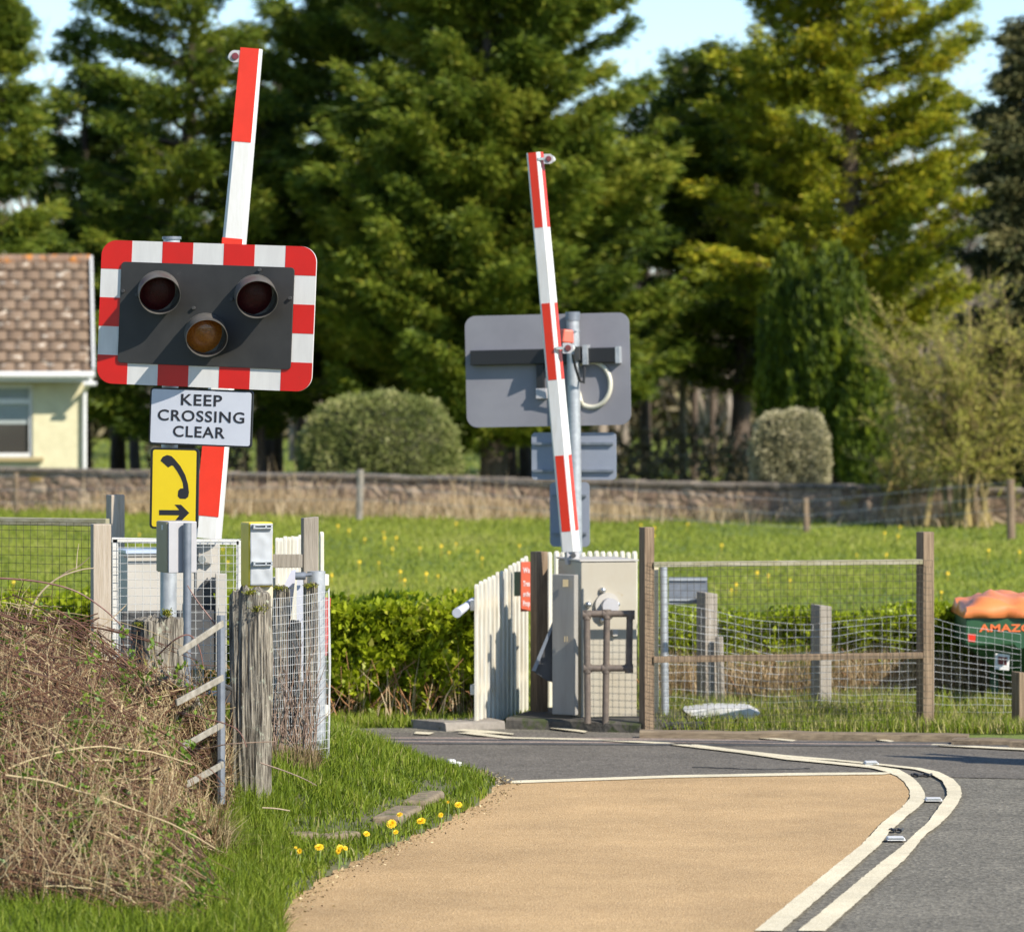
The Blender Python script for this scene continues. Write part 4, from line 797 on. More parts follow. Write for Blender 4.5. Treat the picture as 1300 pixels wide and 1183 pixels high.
m = MB(); m.box(fl + Rm @ Vector((-wv / 2 - .002, 0, 0)), (.006, dp_ - .01, zt - zb - .01), yaw=yw); m.build('side_panel', M['tanbox'], bxr)
m = MB(); m.box(fl + Rm @ Vector((-wv / 2 + .028, -dp_ / 2 - .006, 0)), (.05, .012, zt - zb - .004), yaw=yw); m.build('front_flange', M['cabgrey'], bxr, bevel=.002)
m = MB(); m.box(fl + Rm @ Vector((-wv / 2 - .002, -dp_ / 2 + .09, (zt - zb) / 2 - .035)), (.012, .022, .028), yaw=yw); m.build('label_tag', M['white'], bxr)

# ------------------------------------------------ barriers
def boom(r, B, T, w0, w1, d0, d1, yaw, bands, margin_l, margin_r, sider=True):
    a = (T - B); Ln = a.length; a.normalize(); xd = Vector((math.cos(yaw), math.sin(yaw), 0)); xd = (xd - a * xd.dot(a)).normalized(); yd = a.cross(xd).normalized()
    if yd.y > 0: yd = -yd      # yd points to the camera side
    m = MB(); vs = []
    for f in (0, 1):
        w_, d_ = w0 + (w1 - w0) * f, d0 + (d1 - d0) * f; p = B.lerp(T, f); c_ = .14 * w_
        for x, y in ((-w_ / 2, d_ / 2 - c_), (-w_ / 2 + c_, d_ / 2), (w_ / 2 - c_, d_ / 2), (w_ / 2, d_ / 2 - c_), (w_ / 2, -d_ / 2), (-w_ / 2, -d_ / 2)): vs.append(p + xd * x + yd * y)
    m.add(vs, [(0, 1, 2, 3, 4, 5), (11, 10, 9, 8, 7, 6)] + [(k, (k + 1) % 6, (k + 1) % 6 + 6, k + 6) for k in range(6)])
    arm = m.build('boom', M['white'], r)
    for k, (f0, f1) in enumerate(bands):
        m = MB()
        def cor(f, x, y): w_, d_ = w0 + (w1 - w0) * f, d0 + (d1 - d0) * f; return B.lerp(T, f) + xd * (x * w_) + yd * (y * d_)
        e = .002 / d1
        m.prism([cor(f0, -.5 + margin_l, .5 + e), cor(f0, .5 - margin_r, .5 + e), cor(f1, .5 - margin_r, .5 + e), cor(f1, -.5 + margin_l, .5 + e)], [cor(f0, -.5 + margin_l, .49), cor(f0, .5 - margin_r, .49), cor(f1, .5 - margin_r, .49), cor(f1, -.5 + margin_l, .49)])
        if sider: ex = .002 / w1; m.prism([cor(f0, .5 + ex, .12), cor(f0, .5 + ex, -.45), cor(f1, .5 + ex, -.45), cor(f1, .5 + ex, .12)], [cor(f0, .49, .12), cor(f0, .49, -.45), cor(f1, .49, -.45), cor(f1, .49, .12)])
        m.build('red_band', M['boomred'], arm)
    return arm, xd, yd, a
def boom_light(arm, c, s, conduit=None, side=1):
    """triangular bracket plate with round red lens and a rear cap"""
    m = MB(); n = 20; out = []
    for j in range(n + 1): a = R(-60 + 240 * j / n) ; out.append((math.cos(a) * s, math.sin(a) * s))
    out = [(s * .95 * side * -1, s * .95), (s * .95 * side * -1, -s * .95)] + [(math.cos(R(-75 + 150 * j / n)) * s * side, math.sin(R(-75 + 150 * j / n)) * s) for j in range(n + 1)]
    m.prism([c + Vector((x, -.01, z)) for x, z in out], [c + Vector((x, .006, z)) for x, z in out]); b = m.build('marker_lamp', M['cabgrey'], arm)
    m = MB(); m.tube([c + Vector((0, .006, 0)), c + Vector((-.02 * side, .05, 0)), c + Vector((-.05 * side, .10, -.004))] if False else [c + Vector((0, .006, 0)), c + Vector((.02 * side, .06, 0)), c + Vector((.035 * side, .10, 0))], [s * .85, s * .75, s * .45], n=16); m.build('lamp_cap', M['white'], b, smooth=True)
    m = MB(); m.tube([c + Vector((0, -.008, 0)), c + Vector((0, -.022, 0))], [s * .62, s * .5], n=18); m.build('lens', M['lens_red2'], b, smooth=True)
    m = MB(); m.box(c + Vector((-side * s * 1.5, 0, 0)), (s * 1.3, .02, s * .55)); m.build('clamp', M['chrome'], b, bevel=.002)
M['lens_red2'] = mat('small_red_lens', (.16, .012, .02), (.10, .01, .01), rough=.2, scale=30, coat=.4)

DM = 29.5; nb_ = root('level_crossing_barrier', P(255, 975, DM), 'near barrier, boom raised behind the signal board, machine behind the white mesh gate', 'barrier', 'raised level crossing barriers')
Bp, Tp = P(263.5, 683, DM), P(319.5, 62, DM)
vf = lambda v: (683 - v) / (683 - 62)
arm, xd, yd, ad = boom(nb_, Bp, Tp, px(33, DM), px(26.5, DM), .10, .075, R(-5), [(vf(655), vf(540)), (vf(422), vf(303)), (vf(181), 1.0)], -.0, .10, sider=False)
boom_light(arm, P(298.5, 72, DM - .02), px(8, DM), side=-1)
yw = R(15); Rm = Matrix.Rotation(yw, 3, 'Z')
m = MB(); zt, zb = P(0, 703, DM).z, .12; wv = px(98, DM); c = P(203, 0, DM + .2); c.z = (zt + zb) / 2; m.box(c, (wv, .34, zt - zb), yaw=yw); cb = m.build('machine_case', M['cab'], nb_, bevel=.006)
m = MB(); m.box((c.x, c.y, zt + .012), (wv + .02, .36, .022), yaw=yw); m.build('case_lid', mat('sky_reflection_lid', (.45, .52, .62), rough=.3), cb, bevel=.003)  # lid's blue is the sky's reflection painted into its colour
m = MB(); m.box(P(200, 706.5, DM - .02) + Vector((0, 0, 0)), (px(86, DM), .012, px(2, DM)), yaw=yw); m.build('case_seam', M['dark'], cb)
m = MB(); m.box(P(264, 722, DM + .10), (px(30, DM), .05, px(62, DM)), yaw=R(8)); m.build('pivot_plate', M['cab'], nb_, bevel=.004)
m = MB(); pc = P(257, 710, DM + .06); m.tube([pc, pc + Vector((0, -.035, 0))], px(5, DM), n=14); m.build('pivot_bolt', M['chrome'], nb_, smooth=True)
m = MB(); m.plate([(252, 688), (268, 686), (270, 716), (252, 712)], DM + .03, .04); m.build('boom_socket', M['cab'], nb_, bevel=.003)
m = MB(); m.plate([(240, 757), (252, 750), (263, 733), (280, 783), (282, 830), (240, 830)], DM + .02, .05); m.build('counterweight', M['dark'], nb_, bevel=.004)
m = MB(); m.box(P(280.5, 790, DM + .0), (px(14, DM), .12, px(124, DM)), yaw=R(5)); m.build('side_frame', M['cab'], nb_, bevel=.004)
m = MB(); m.box(P(213, 812, DM - .10), (px(120, DM), .05, px(74, DM)), yaw=R(15)); m.build('lower_cover', M['dark'], nb_, bevel=.004)

DF = 33.6; fb = root('level_crossing_barrier', P(760, 915, DF), 'far crossing barrier with raised boom and patchy beige machine case beside the picket fence', 'barrier', 'raised level crossing barriers')
Bp, Tp = P(722.5, 700, DF), P(684.0 - 0, 194, DF); Tp = P(683.0, 194, DF)
vf = lambda v: (700 - v) / (700 - 194)
arm, xd, yd, ad = boom(fb, P(724.5, 700, DF), P(678.5, 194, DF), px(19.5, DF), px(17.5, DF), .10, .09, R(-22), [(vf(674), vf(578)), (vf(482), vf(385)), (vf(289), 1.0)], .20, .20)
boom_light(arm, P(696.5, 202, DF - .05), px(6.5, DF)); boom_light(arm, P(721, 442, DF - .07), px(7, DF))
m = MB(); m.box(P(726, 707, DF), (px(16, DF), .07, px(18, DF)), rot=Matrix.Rotation(R(-5), 3, 'Y') @ Matrix.Rotation(R(15), 3, 'Z')); m.build('boom_socket', M['cabgrey'], fb, bevel=.004)
m = MB(); q = P(728, 705, DF - .05); m.tube([q, q + Vector((0, -.02, 0))], .018, n=12); m.build('socket_bolt', M['dark'], fb, smooth=True)
yw = R(15); Rm = Matrix.Rotation(yw, 3, 'Z'); Wc = px(71, DF) / math.cos(yw); Dc = px(28, DF) / math.sin(yw); zt, zb = P(0, 713, DF - .25).z, P(0, 914, DF - .25).z
cen = Vector((P(737.5, 0, DF - .3).x, DF - .3, 0)) + Rm @ Vector((Wc / 2, Dc / 2, 0)); cen.z = (zt + zb) / 2
m = MB(); m.box(cen, (Wc, Dc, zt - zb), yaw=yw); mc = m.build('machine_case', M['beige'], fb, bevel=.008)
m = MB(); m.box((cen.x, cen.y, zt + .008), (Wc + .02, Dc + .02, .012), yaw=yw); m.build('case_lid', M['cab'], mc, bevel=.003)
FN = Rm @ Vector((0, -1, 0)); FXd = Rm @ Vector((1, 0, 0)); face0 = cen + FN * (Dc / 2)
def onface(u, v, out=0.0): # point on the case front seen at (u,v)
    s = ((u - 773) / F * DF) / math.cos(yw); p = face0 + FXd * s; z = P(0, v, p.y).z; return Vector((p.x, p.y, z)) + FN * out
m = MB(); q = onface(770, 768); m.tube([q, q + FN * .03], px(16, DF), n=28); m.build('hub_flange', M['cab'], mc, smooth=True)
m = MB(); q = onface(771, 769, .03); m.tube([q, q + FN * .055], px(10.5, DF), n=24); m.build('hub', M['cabgrey'], mc, smooth=True)
for bu, bv in ((764.5, 749), (746.5, 767), (782.5, 767), (764.5, 787)):
    m = MB(); q = onface(bu, bv); m.tube([q, q + FN * .02, q + FN * .032, q + FN * .038], [px(4.2, DF), px(4.2, DF), px(3, DF), px(1, DF)], n=14); m.build('dome_bolt', M['chrome'], mc, smooth=True)
m = MB(); q = onface(779, 803); m.box(q + FN * .02, (.035, .04, .045), yaw=yw); m.build('lock_catch', M['cab'], mc, bevel=.002)
# narrow side cover and its gusset
c = P(717.5, 818, DF - .36); m = MB(); m.box(c, (px(34, DF), .05, px(176, DF)), yaw=R(-35)); m.build('side_cover', mat('grey_cover', (.27, .25, .22), (.33, .31, .27), rough=.55, scale=3, stretch=(4, 4, .7)), fb, bevel=.005)
m = MB(); m.box(P(718, 740, DF - .43), (px(7, DF), .02, px(9, DF))); m.box(P(717, 811, DF - .425), (px(1.2, DF), .01, px(7, DF))); m.box(P(720, 811, DF - .425), (px(1.2, DF), .01, px(7, DF))); m.build('cover_fixing', M['tanbox'], fb)
m = MB(); m.plate([(702, 788), (675, 851), (694, 864), (702, 866)], DF - .28, .05); m.build('counterweight', M['dark'], fb, bevel=.003)
m = MB(); m.plate([(675, 851), (702, 788), (703, 794), (680, 852)], DF - .30, .02); m.build('counterweight_edge', M['galvd'], fb)

# pipe guard in front of the machine
DPG = 32.95; pg = root('pipe_guard', P(770, 920, DPG), 'rusty welded pipe guard rail standing in front of the beige machine case', 'guard rail')
rp_ = px(4.3, DPG)
def pipe(name, a, b, r_=rp_):
    m = MB(); m.tube([P(*a, DPG), P(*b, DPG)], r_, n=14); m.build(name, M['pipe'], pg, smooth=True)
pipe('top_pipe', (745, 779), (801, 779)); pipe('lower_pipe', (745, 848), (799, 848)); pipe('upright', (745, 782), (746, 918)); pipe('upright', (799.5, 782), (798.5, 846)); pipe('upright', (770.5, 781), (768.5, 920))
for q in ((745, 780), (800.5, 780), (798.5, 848), (770.5, 779), (746, 848), (769.5, 848)):
    m = MB(); m.tube([P(q[0] - 5.2, q[1], DPG), P(q[0] + 5.2, q[1], DPG)], rp_ * 1.3, n=14); m.tube([P(q[0], q[1] - 5, DPG - .0), P(q[0], q[1] + 6, DPG)], rp_ * 1.28, n=14); m.build('pipe_joint', M['pipe'], pg, smooth=True)

# plinth under the machine, kerbs and timbers along the lane
def strip(name, label, catg, pts, h, depth, material, seed=0, z0=-.02):
    m = MB(); vs = []; n = 0; pp = []
    for a, b in zip(pts[:-1], pts[1:]):
        for k in range(8): pp.append(a.lerp(b, k / 8))
    pp.append(pts[-1])
    for i, q in enumerate(pp):
        d = (pp[min(i + 1, len(pp) - 1)] - pp[max(i - 1, 0)]).normalized(); nb2 = Vector((-d.y, d.x, 0)); hz_ = h * (1 + .18 * mnoise.noise(Vector((q.x * 3, seed, 0)))); o_ = .03 * mnoise.noise(Vector((q.x * 4, seed, 4)))
        for (s_, z_) in ((o_ - .01, z0), (o_, hz_ * .8), (o_ + .02, hz_), (depth, hz_), (depth, z0)): vs.append(Vector((q.x, q.y, 0)) + nb2 * s_ + Z3 * z_); n += 1
    k_ = len(pp); m.add(vs, [(i * 5 + j, (i + 1) * 5 + j, (i + 1) * 5 + (j + 1) % 5, i * 5 + (j + 1) % 5) for i in range(k_ - 1) for j in range(5)] + [(0, 1, 2, 3, 4), tuple((k_ - 1) * 5 + j for j in range(5))])
    o = m.build(name, material); tag(o, label, catg); return o
pl = strip('plinth', 'dark concrete plinth under the beige machine case', 'plinth', [G(642, 925), G(700, 926), G(812, 931)], .075, 1.1, M['concrete_dark'], 2)
strip('kerb', 'low grey kerb curving to the left of the dark plinth, under the picket fence', 'kerb', [G(566, 928), G(600, 926), G(641, 925)], .055, .4, M['concrete'], 3)
strip('kerb_board', 'long weathered timber along the foot of the far mesh fence', 'timber', [G(812, 938), G(1000, 939.5), G(1228, 943)], .055, .12, M['sleeper'], 4)
strip('kerb_board', 'timber lying beside the road at the right edge, past the far mesh fence', 'timber', [G(1207, 947), G(1300, 950), G(1420, 955)], .05, .14, M['sleeper'], 5)
m = MB(); a_, b_ = P(836, 922, 33.1), P(891, 918, 33.2); m.box((a_ + b_) / 2, ((b_ - a_).length, .12, .045), yaw=R(3)); tag(m.build('dark_plank', M['dark'], bevel=.004), 'dark plank lying on the ground inside the left end of the far mesh fence', 'plank')
m = MB(); m.plate([(868, 903), (905, 898), (952, 899), (966, 905), (955, 913), (884, 914)], 33.5, .5); o = m.build('concrete_slab', mat('pale_slab', (.5, .49, .46), (.62, .61, .58), rough=.9, scale=6), bevel=.01); tag(o, 'pale flat slab lying in the grass behind the far mesh fence', 'slab')
for k, (a_, b_, ww) in enumerate((((366, 1053), (402, 1051), .16), ((404, 1051), (450, 1045), .15), ((488, 1029), (520, 1013), .20), ((524, 1010), (550, 996), .18))):
    p, q = G(*a_, z=.12), G(*b_, z=.12); zz = hgt((p.x + q.x) / 2, (p.y + q.y) / 2); m = MB(); m.box(((p.x + q.x) / 2, (p.y + q.y) / 2, zz - .010), ((q - p).length * .92, ww * .8, .10), yaw=math.atan2(q.y - p.y, q.x - p.x)); o = m.build('kerb_stone', M['kerb'], bevel=.02, seg=3)
    tag(o, ['half buried brown kerb stone nearest the big weathered post', 'half buried kerb stone, second from the weathered post', 'half buried kerb stone beside the dandelions, third from the weathered post', 'kerb stone farthest up the verge toward the road'][k], 'kerb stone', 'old kerb stones half buried in the verge')
for k, (u_, v_) in enumerate(((461, 957), (470, 959), (573, 967), (581, 970), (451, 954))):
    q = P(u_, v_, 29.6); m = MB(); m.box(q, (.05, .05, .035), yaw=random.random()); o = m.build('white_stone', M['white'], bevel=.012); tag(o, 'small white stone along the back edge of the grass verge', 'stone', 'small white stones behind the verge')

# ------------------------------------------------ far signal seen from behind
DS = 37.3; fs_ = root('crossing_signal', P(729, 875, DS), 'far crossing light board seen from its grey back, with black wiring box', 'crossing signal')
bk_rot = None
def bplate(name, pts, dy, th, material, parent=fs_, ang=-1.2, cc_=(695, 470), bevel=0, yawd=-15):
    pts = rot2(pts, cc_, ang); c = P(cc_[0], cc_[1], DS); m = MB(); Q = Matrix.Rotation(R(yawd), 3, 'Z')
    f = []; 
    for u, v in pts: q = P(u, v, DS) - c; f.append(c + Q @ Vector((q.x / math.cos(R(yawd)), dy, q.z)))
    b = [p + Q @ Vector((0, th, 0)) for p in f]; m.prism(f, b); return m.build(name, material, parent, bevel=bevel)
m = MB(); m.tube([P(732, 930, DS - .12), P(731, 700, DS - .12), P(727, 400, DS - .12)], px(8.2, DS), n=20); m.build('pole', M['galv'], fs_, smooth=True)
m = MB(); m.tube([P(727, 407, DS - .12), P(727, 396, DS - .12)], px(9.2, DS), n=20); m.build('pole_cap', M['galvd'], fs_, smooth=True)
bb_ = bplate('backing_board', rrect(591, 399, 799, 541, 14, 8), 0, .012, M['back'])
bplate('wiring_box', [(600, 443), (787, 443), (787, 462), (600, 462)], -.075, .07, M['blk'], bevel=.006)
bplate('wiring_box_end', [(784, 442), (789, 442), (789, 463), (784, 463)], -.08, .08, M['galv'])
bplate('bracket', [(744, 439), (750, 439), (750, 464), (744, 464)], -.11, .10, M['galv']); bplate('bracket', [(735, 441), (741, 441), (741, 458), (735, 458)], -.13, .12, M['dark'])
bplate('cable_duct', [(683, 462), (692, 462), (692, 493), (683, 493)], -.055, .05, M['blk'], bevel=.003)
bplate('junction_box', [(682, 493), (695, 493), (695, 506), (682, 506)], -.06, .055, M['cabgrey'], bevel=.003)
m = MB(); m.box(P(718.5, 427, DS - .24), (px(16, DS), .12, px(17, DS)), rot=Matrix.Rotation(R(20), 3, 'Z') @ Matrix.Rotation(R(5), 3, 'Y'), taper=.82); m.build('warning_sounder', M['orange'], fs_, bevel=.012, seg=3)
m = MB(); m.tube([P(724, 421, DS - .2), P(735, 421, DS - .12)], .014, n=8); m.build('sounder_bracket', M['galvd'], fs_)
m = MB(); pts = []
for a in np.linspace(-110, 120, 24): pts.append(P(750 + 24 * math.cos(R(a)) + 1, 488 + 29 * math.sin(R(a)) * 1.0, DS - .1 - .06 * math.cos(R(a))))
pts = [P(736, 462, DS - .08), P(741, 459.5, DS - .1)] + [p for p in pts if True][3:] ; pts += [P(737, 509, DS - .1), P(734, 497, DS - .06)]
m.tube(pts, px(3.1, DS), n=10); m.build('cream_cable', M['cable'], fs_, smooth=True)
m = MB(); m.tube([P(727, 450, DS - .3), P(731, 468, DS - .26), P(736, 484, DS - .22), P(741, 486, DS - .2), P(742, 470, DS - .18), P(740, 455, DS - .15)], px(1.8, DS), n=8); m.build('black_cable', M['blk'], fs_, smooth=True)
bp2 = bplate('wording_plate', rrect(675, 549, 782, 609, 5, 5), .0, .008, M['back2'], ang=-.3, cc_=(728, 580))
for v_ in (563, 597.5): bplate('stiffener', [(678, v_ - 1.6), (779, v_ - 1.6), (779, v_ + 1.6), (678, v_ + 1.6)], -.025, .022, M['galvd'], parent=bp2, ang=-.3, cc_=(728, 580))
bp3 = bplate('telephone_plate', rrect(698, 612, 748, 694, 6, 5), .004, .008, M['back2'], ang=-.3, cc_=(723, 653))
for v_ in (629, 677): bplate('stiffener', [(702, v_ - 1.5), (745, v_ - 1.5), (745, v_ + 1.5), (702, v_ + 1.5)], -.022, .022, M['galvd'], parent=bp3, ang=-.3, cc_=(723, 653))

# ------------------------------------------------ picket fences
def picket_fence(name, label, A, Bq, n, ht0, ht1, wpk=.045, group=None, z0=0.0, rails=(.25, .8), rounded=True, side=-1):
    r = root(name, ((A.x + Bq.x) / 2, (A.y + Bq.y) / 2, 0), label, 'fence', group); d = (Bq - A); d.z = 0; d.normalize(); yw = math.atan2(d.y, d.x); Q = Matrix.Rotation(yw, 3, 'Z')
    for i in range(n):
        f = i / (n - 1); p = A.lerp(Bq, f); hh = ht0 + (ht1 - ht0) * f + random.uniform(-.006, .006); w_ = wpk * random.uniform(.92, 1.06); prof = [(-w_ / 2, 0)] + [(-w_ / 2 * math.cos(R(a)), hh - w_ * .55 + w_ * .55 * math.sin(R(a))) for a in range(0, 181, 30)] + [(w_ / 2, 0)]
        tl = random.uniform(-.004, .004); f1 = [Vector((p.x, p.y, z0)) + Q @ Vector((x + tl * z, -.011, z)) for x, z in prof]; b1 = [v + Q @ Vector((0, .022, 0)) for v in f1]
        m = MB(); m.prism(f1, b1); m.build('picket', M['picket'], r, bevel=.003)
    for rz in rails:
        m = MB(); c = (A + Bq) / 2; c.z = z0 + rz * (ht0 + ht1) / 2; m.box(c + Q @ Vector((0, -side * .03, 0)), ((Bq - A).length, .032, .07), yaw=yw); m.build('rail', M['picket'], r, bevel=.003)
    return r
picket_fence('picket_fence', 'white picket fence left of the far barrier, beside the bright hedge', P(605, 0, 33.3).xy.to_3d(), P(668, 0, 34.9).xy.to_3d(), 13, 1.00, 1.13, wpk=.052, z0=0, side=-1, group='white picket fences at the crossing')
picket_fence('picket_fence', 'white picket fence behind the beige machine case, only rounded tips showing', P(698, 0, 35.1).xy.to_3d(), P(806, 0, 36.4).xy.to_3d(), 14, 1.16, 1.11, wpk=.055, group='white picket fences at the crossing')
picket_fence('picket_fence', 'white picket fence behind the yellow telephone box on the near side', P(352, 0, 30.6).xy.to_3d(), P(381, 0, 31.6).xy.to_3d(), 7, 1.42, 1.40, wpk=.042, group='white picket fences at the crossing')
picket_fence('picket_fence', 'two bright white pickets right of the grey wooden post on the near side', P(401.5, 0, 30.0).xy.to_3d(), P(408.5, 0, 29.8).xy.to_3d(), 2, 1.47, 1.49, wpk=.045, group='white picket fences at the crossing')
# notices
DNt = 34.2
gs = MB(); gs.box(P(657.5, 741, 34.35), (px(9, 34.35) / math.cos(R(32)), .012, px(31, 34.35)), yaw=R(32)); o = gs.build('green_notice', M['green_sign'], bevel=.002); tag(o, 'small blank green notice on the picket fence beside the orange notice', 'notice')
rn = root('warning_notice', P(667.5, 776, 34.3), 'narrow orange red notice with pale lettering fixed between the pickets and the wooden post', 'notice')
DR_ = 34.3; yR = R(30); m = MB(); m.box(P(667.3, 744.5, DR_), (px(12.5, DR_) / math.cos(yR), .012, px(63, DR_)), yaw=yR); m.build('panel', M['red_sign'], rn, bevel=.002)
EuR = Matrix.Rotation(yR, 4, 'Z') @ Matrix.Rotation(R(90), 4, 'X')
for body, v_ in (('Wa', 724), ('Tres', 741), ('on the', 754), ('Prop', 766)):
    c = P(667.6, v_, DR_) + Vector((math.sin(yR), -math.cos(yR), 0)) * .008; t = text_mesh('lettering', body, .055, M['pale_ink'], rn, c, rot=EuR, offset=.001, ext=.0008)
    off = rn.location; cl = c - off; Q = Matrix.Rotation(-yR, 4, 'Z') @ Matrix.Translation(-cl); t.data.transform(Q); xs_ = [v.co.x for v in t.data.vertices]; s_ = px(8.6, DR_) / math.cos(yR) / (max(xs_) - min(xs_)); mx_ = (max(xs_) + min(xs_)) / 2; t.data.transform(Matrix.Translation(cl) @ Matrix.Rotation(yR, 4, 'Z') @ Matrix.Diagonal((s_, 1, 1, 1)) @ Matrix.Translation((-mx_, 0, 0)))
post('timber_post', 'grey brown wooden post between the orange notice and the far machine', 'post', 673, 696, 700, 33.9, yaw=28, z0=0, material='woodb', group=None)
post('timber_post', 'short wooden post behind the foot of the far boom', 'post', 705, 716, 702, 35.4, yaw=20, z0=0, material='wood')
# reflector arm by the pickets
m = MB(); m.tube([P(601, 762, 33.5), P(590, 771, 33.3), P(580, 778, 33.1)], [.022, .028, .034], n=12); ga = m.build('gate_latch_arm', mat('pale_plastic', (.55, .56, .62), rough=.5), smooth=True); tag(ga, 'pale grey rounded arm sticking out left from the end of the far picket fence', 'latch arm')

# ------------------------------------------------ mesh panels
def wire_panel(name, A, Bq, zb, zt, dx, dz, rad, material, parent, sag=0.0, seed=0, off=Vector((0, 0, 0)), jit=0.0, topsag=None, kx=14, vr=1.0):
    """welded mesh between two ground points"""
    A = Vector((A.x, A.y, 0)) + off; Bq = Vector((Bq.x, Bq.y, 0)) + off; L_ = (Bq - A).length; nv = max(2, int(L_ / dx)); nh = max(2, int((zt - zb) / dz)); pa, ra = [], []
    d = (Bq - A).normalized(); pr = Vector((-d.y, d.x, 0))
    def zt_(f): return zt + (topsag(f) if topsag else 0)
    def pt(f, g): 
        w_ = jit * mnoise.noise(Vector((f * L_ * 2.2, g * 2.5, seed))); zz = zb + (zt_(f) - zb) * g + jit * .6 * mnoise.noise(Vector((f * L_ * 3, g * 4, seed + 9))); q = A.lerp(Bq, f) + pr * w_; return (q.x, q.y, zz)
    for i in range(nv + 1): pa.append([pt(i / nv, k / (kx - 1)) for k in range(kx)])
    for i in range(nh + 1): pa.append([pt(k / (kx - 1), i / nh) for k in range(kx)])
    pa = np.array(pa); rr_ = np.full(pa.shape[:2], rad); rr_[:nv + 1] *= vr; V, Fc = tubes(pa, rr_, 4); return mesh_np(name, V, Fc, material, parent=parent)
# far post and rail fence with dark mesh
ff = root('mesh_fence', P(998, 935, 33.1), 'far timber post and rail fence with fine dark wire mesh beside the machine', 'fence')
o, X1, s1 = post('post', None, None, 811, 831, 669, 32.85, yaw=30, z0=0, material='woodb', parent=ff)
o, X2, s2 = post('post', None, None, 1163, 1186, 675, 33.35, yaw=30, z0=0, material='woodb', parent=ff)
A, Bq = Vector((X1, 32.85, 0)), Vector((X2, 33.35, 0)); yF = math.atan2(Bq.y - A.y, Bq.x - A.x)
for (va, vb, hh, nm) in ((712.5, 717, 6.5, 'top_rail'), (832, 836.5, 8, 'middle_rail')):
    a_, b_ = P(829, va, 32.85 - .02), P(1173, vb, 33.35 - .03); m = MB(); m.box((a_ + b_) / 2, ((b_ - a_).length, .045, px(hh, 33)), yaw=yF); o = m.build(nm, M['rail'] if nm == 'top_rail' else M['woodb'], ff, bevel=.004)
wire_panel('wire_mesh', Vector((P(821, 0, 32.85).x, 32.8, 0)), Vector((P(1183, 0, 33.3).x, 33.27, 0)), .02, P(0, 713, 33).z, .047, .047, .0015, M['wired'], ff, jit=.006, off=Vector((0, -.02, 0)))
m = MB(); m.tube([P(844.5, 918, 33.6), P(842.5, 716, 33.6)], px(5, 33.6), n=14); tag(m.build('galvanised_pole', M['galv'], smooth=True), 'galvanised steel pole just behind the left post of the far mesh fence', 'pole')
post('timber_post', 'pale lit post between the machine and the galvanised pole', 'post', 819, 836, 714, 33.7, yaw=10, z0=0, material='cream')
gp_ = root('grey_sign_plate', P(875, 768, 34.6), 'small dark grey sign plate with pale label behind the far mesh fence', 'sign'); m = MB(); m.plate([(849, 733), (898, 733), (899, 766), (849, 767)], 34.6, .03); m.build('plate', M['galvd'], gp_, bevel=.003)
m = MB(); m.plate([(884, 752), (894, 752), (894, 760), (884, 760)], 34.597, .002); m.build('label', M['white'], gp_)
m = MB(); m.plate([(849, 734.5), (898, 734.5), (898, 737), (849, 737)], 34.585, .015); m.plate([(849, 760.5), (882, 760.5), (882, 762.5), (849, 762.5)], 34.585, .015); m.build('stiffener', M['galv'], gp_)
sg = root('sagging_wire_fence', P(970, 905, 34.4), 'old sagging galvanised wire netting behind the far timber fence, on leaning posts', 'fence')
for u0, u1, vt, ln, D_ in ((884, 911, 752, 0, 34.5), (1029, 1056, 768, 0, 34.6), (1284, 1306, 853, 0, 33.6)):
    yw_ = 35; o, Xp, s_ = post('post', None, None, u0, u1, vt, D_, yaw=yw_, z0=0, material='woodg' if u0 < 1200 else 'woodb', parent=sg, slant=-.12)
post_m = MB(); a_ = P(916, 905, 34.4); b_ = P(913, 808, 34.4); post_m.tube([a_, b_], px(5, 34.4), n=8); post_m.build('prop', M['woodg'], sg)
wire_panel('netting', P(836, 0, 34.2), P(1296, 0, 33.9), .02, P(0, 790, 34).z, .06, .050, .0019, M['wirel'], sg, jit=.05, seed=4, vr=.5, topsag=lambda f: .09 * (1 - f) ** 1.5 + .05 * math.cos(f * 9) - .035 * f, kx=40)

# ------------------------------------------------ farm spreader behind the netting
DA = 34.75; am = root('fertiliser_spreader', P(1330, 900, DA), 'green farm spreader hopper under an orange sheet at the right edge', 'farm machine')
hop = mat('green_hopper', (.02, .075, .03), (.03, .10, .04), rough=.45, scale=3)
m = MB(); x0, x1 = P(1226, 0, DA).x, P(1226, 0, DA).x + 1.6; z1, zm, z0 = P(0, 778, DA).z, P(0, 818, DA).z, P(0, 868, DA).z
m.add([(x0, DA, z1), (x1, DA, z1), (x1, DA + 1, z1), (x0, DA + 1, z1), (x0, DA, zm), (x1, DA, zm), (x1, DA + 1, zm), (x0, DA + 1, zm), (x0 + .35, DA + .25, z0), (x1 - .35, DA + .25, z0), (x1 - .35, DA + .75, z0), (x0 + .35, DA + .75, z0)],
      [(0, 1, 2, 3), (0, 4, 5, 1), (1, 5, 6, 2), (2, 6, 7, 3), (3, 7, 4, 0), (4, 8, 9, 5), (5, 9, 10, 6), (6, 10, 11, 7), (7, 11, 8, 4), (8, 11, 10, 9)]); ho = m.build('hopper', hop, am, bevel=.01)
t = text_mesh('lettering', 'AMAZONE', .075, mat('orange_ink', (.80, .16, .04), rough=.5), ho, (x0 + .60, DA - .004, P(0, 797.5, DA).z), offset=.002, ext=.001, spacing=1.05)
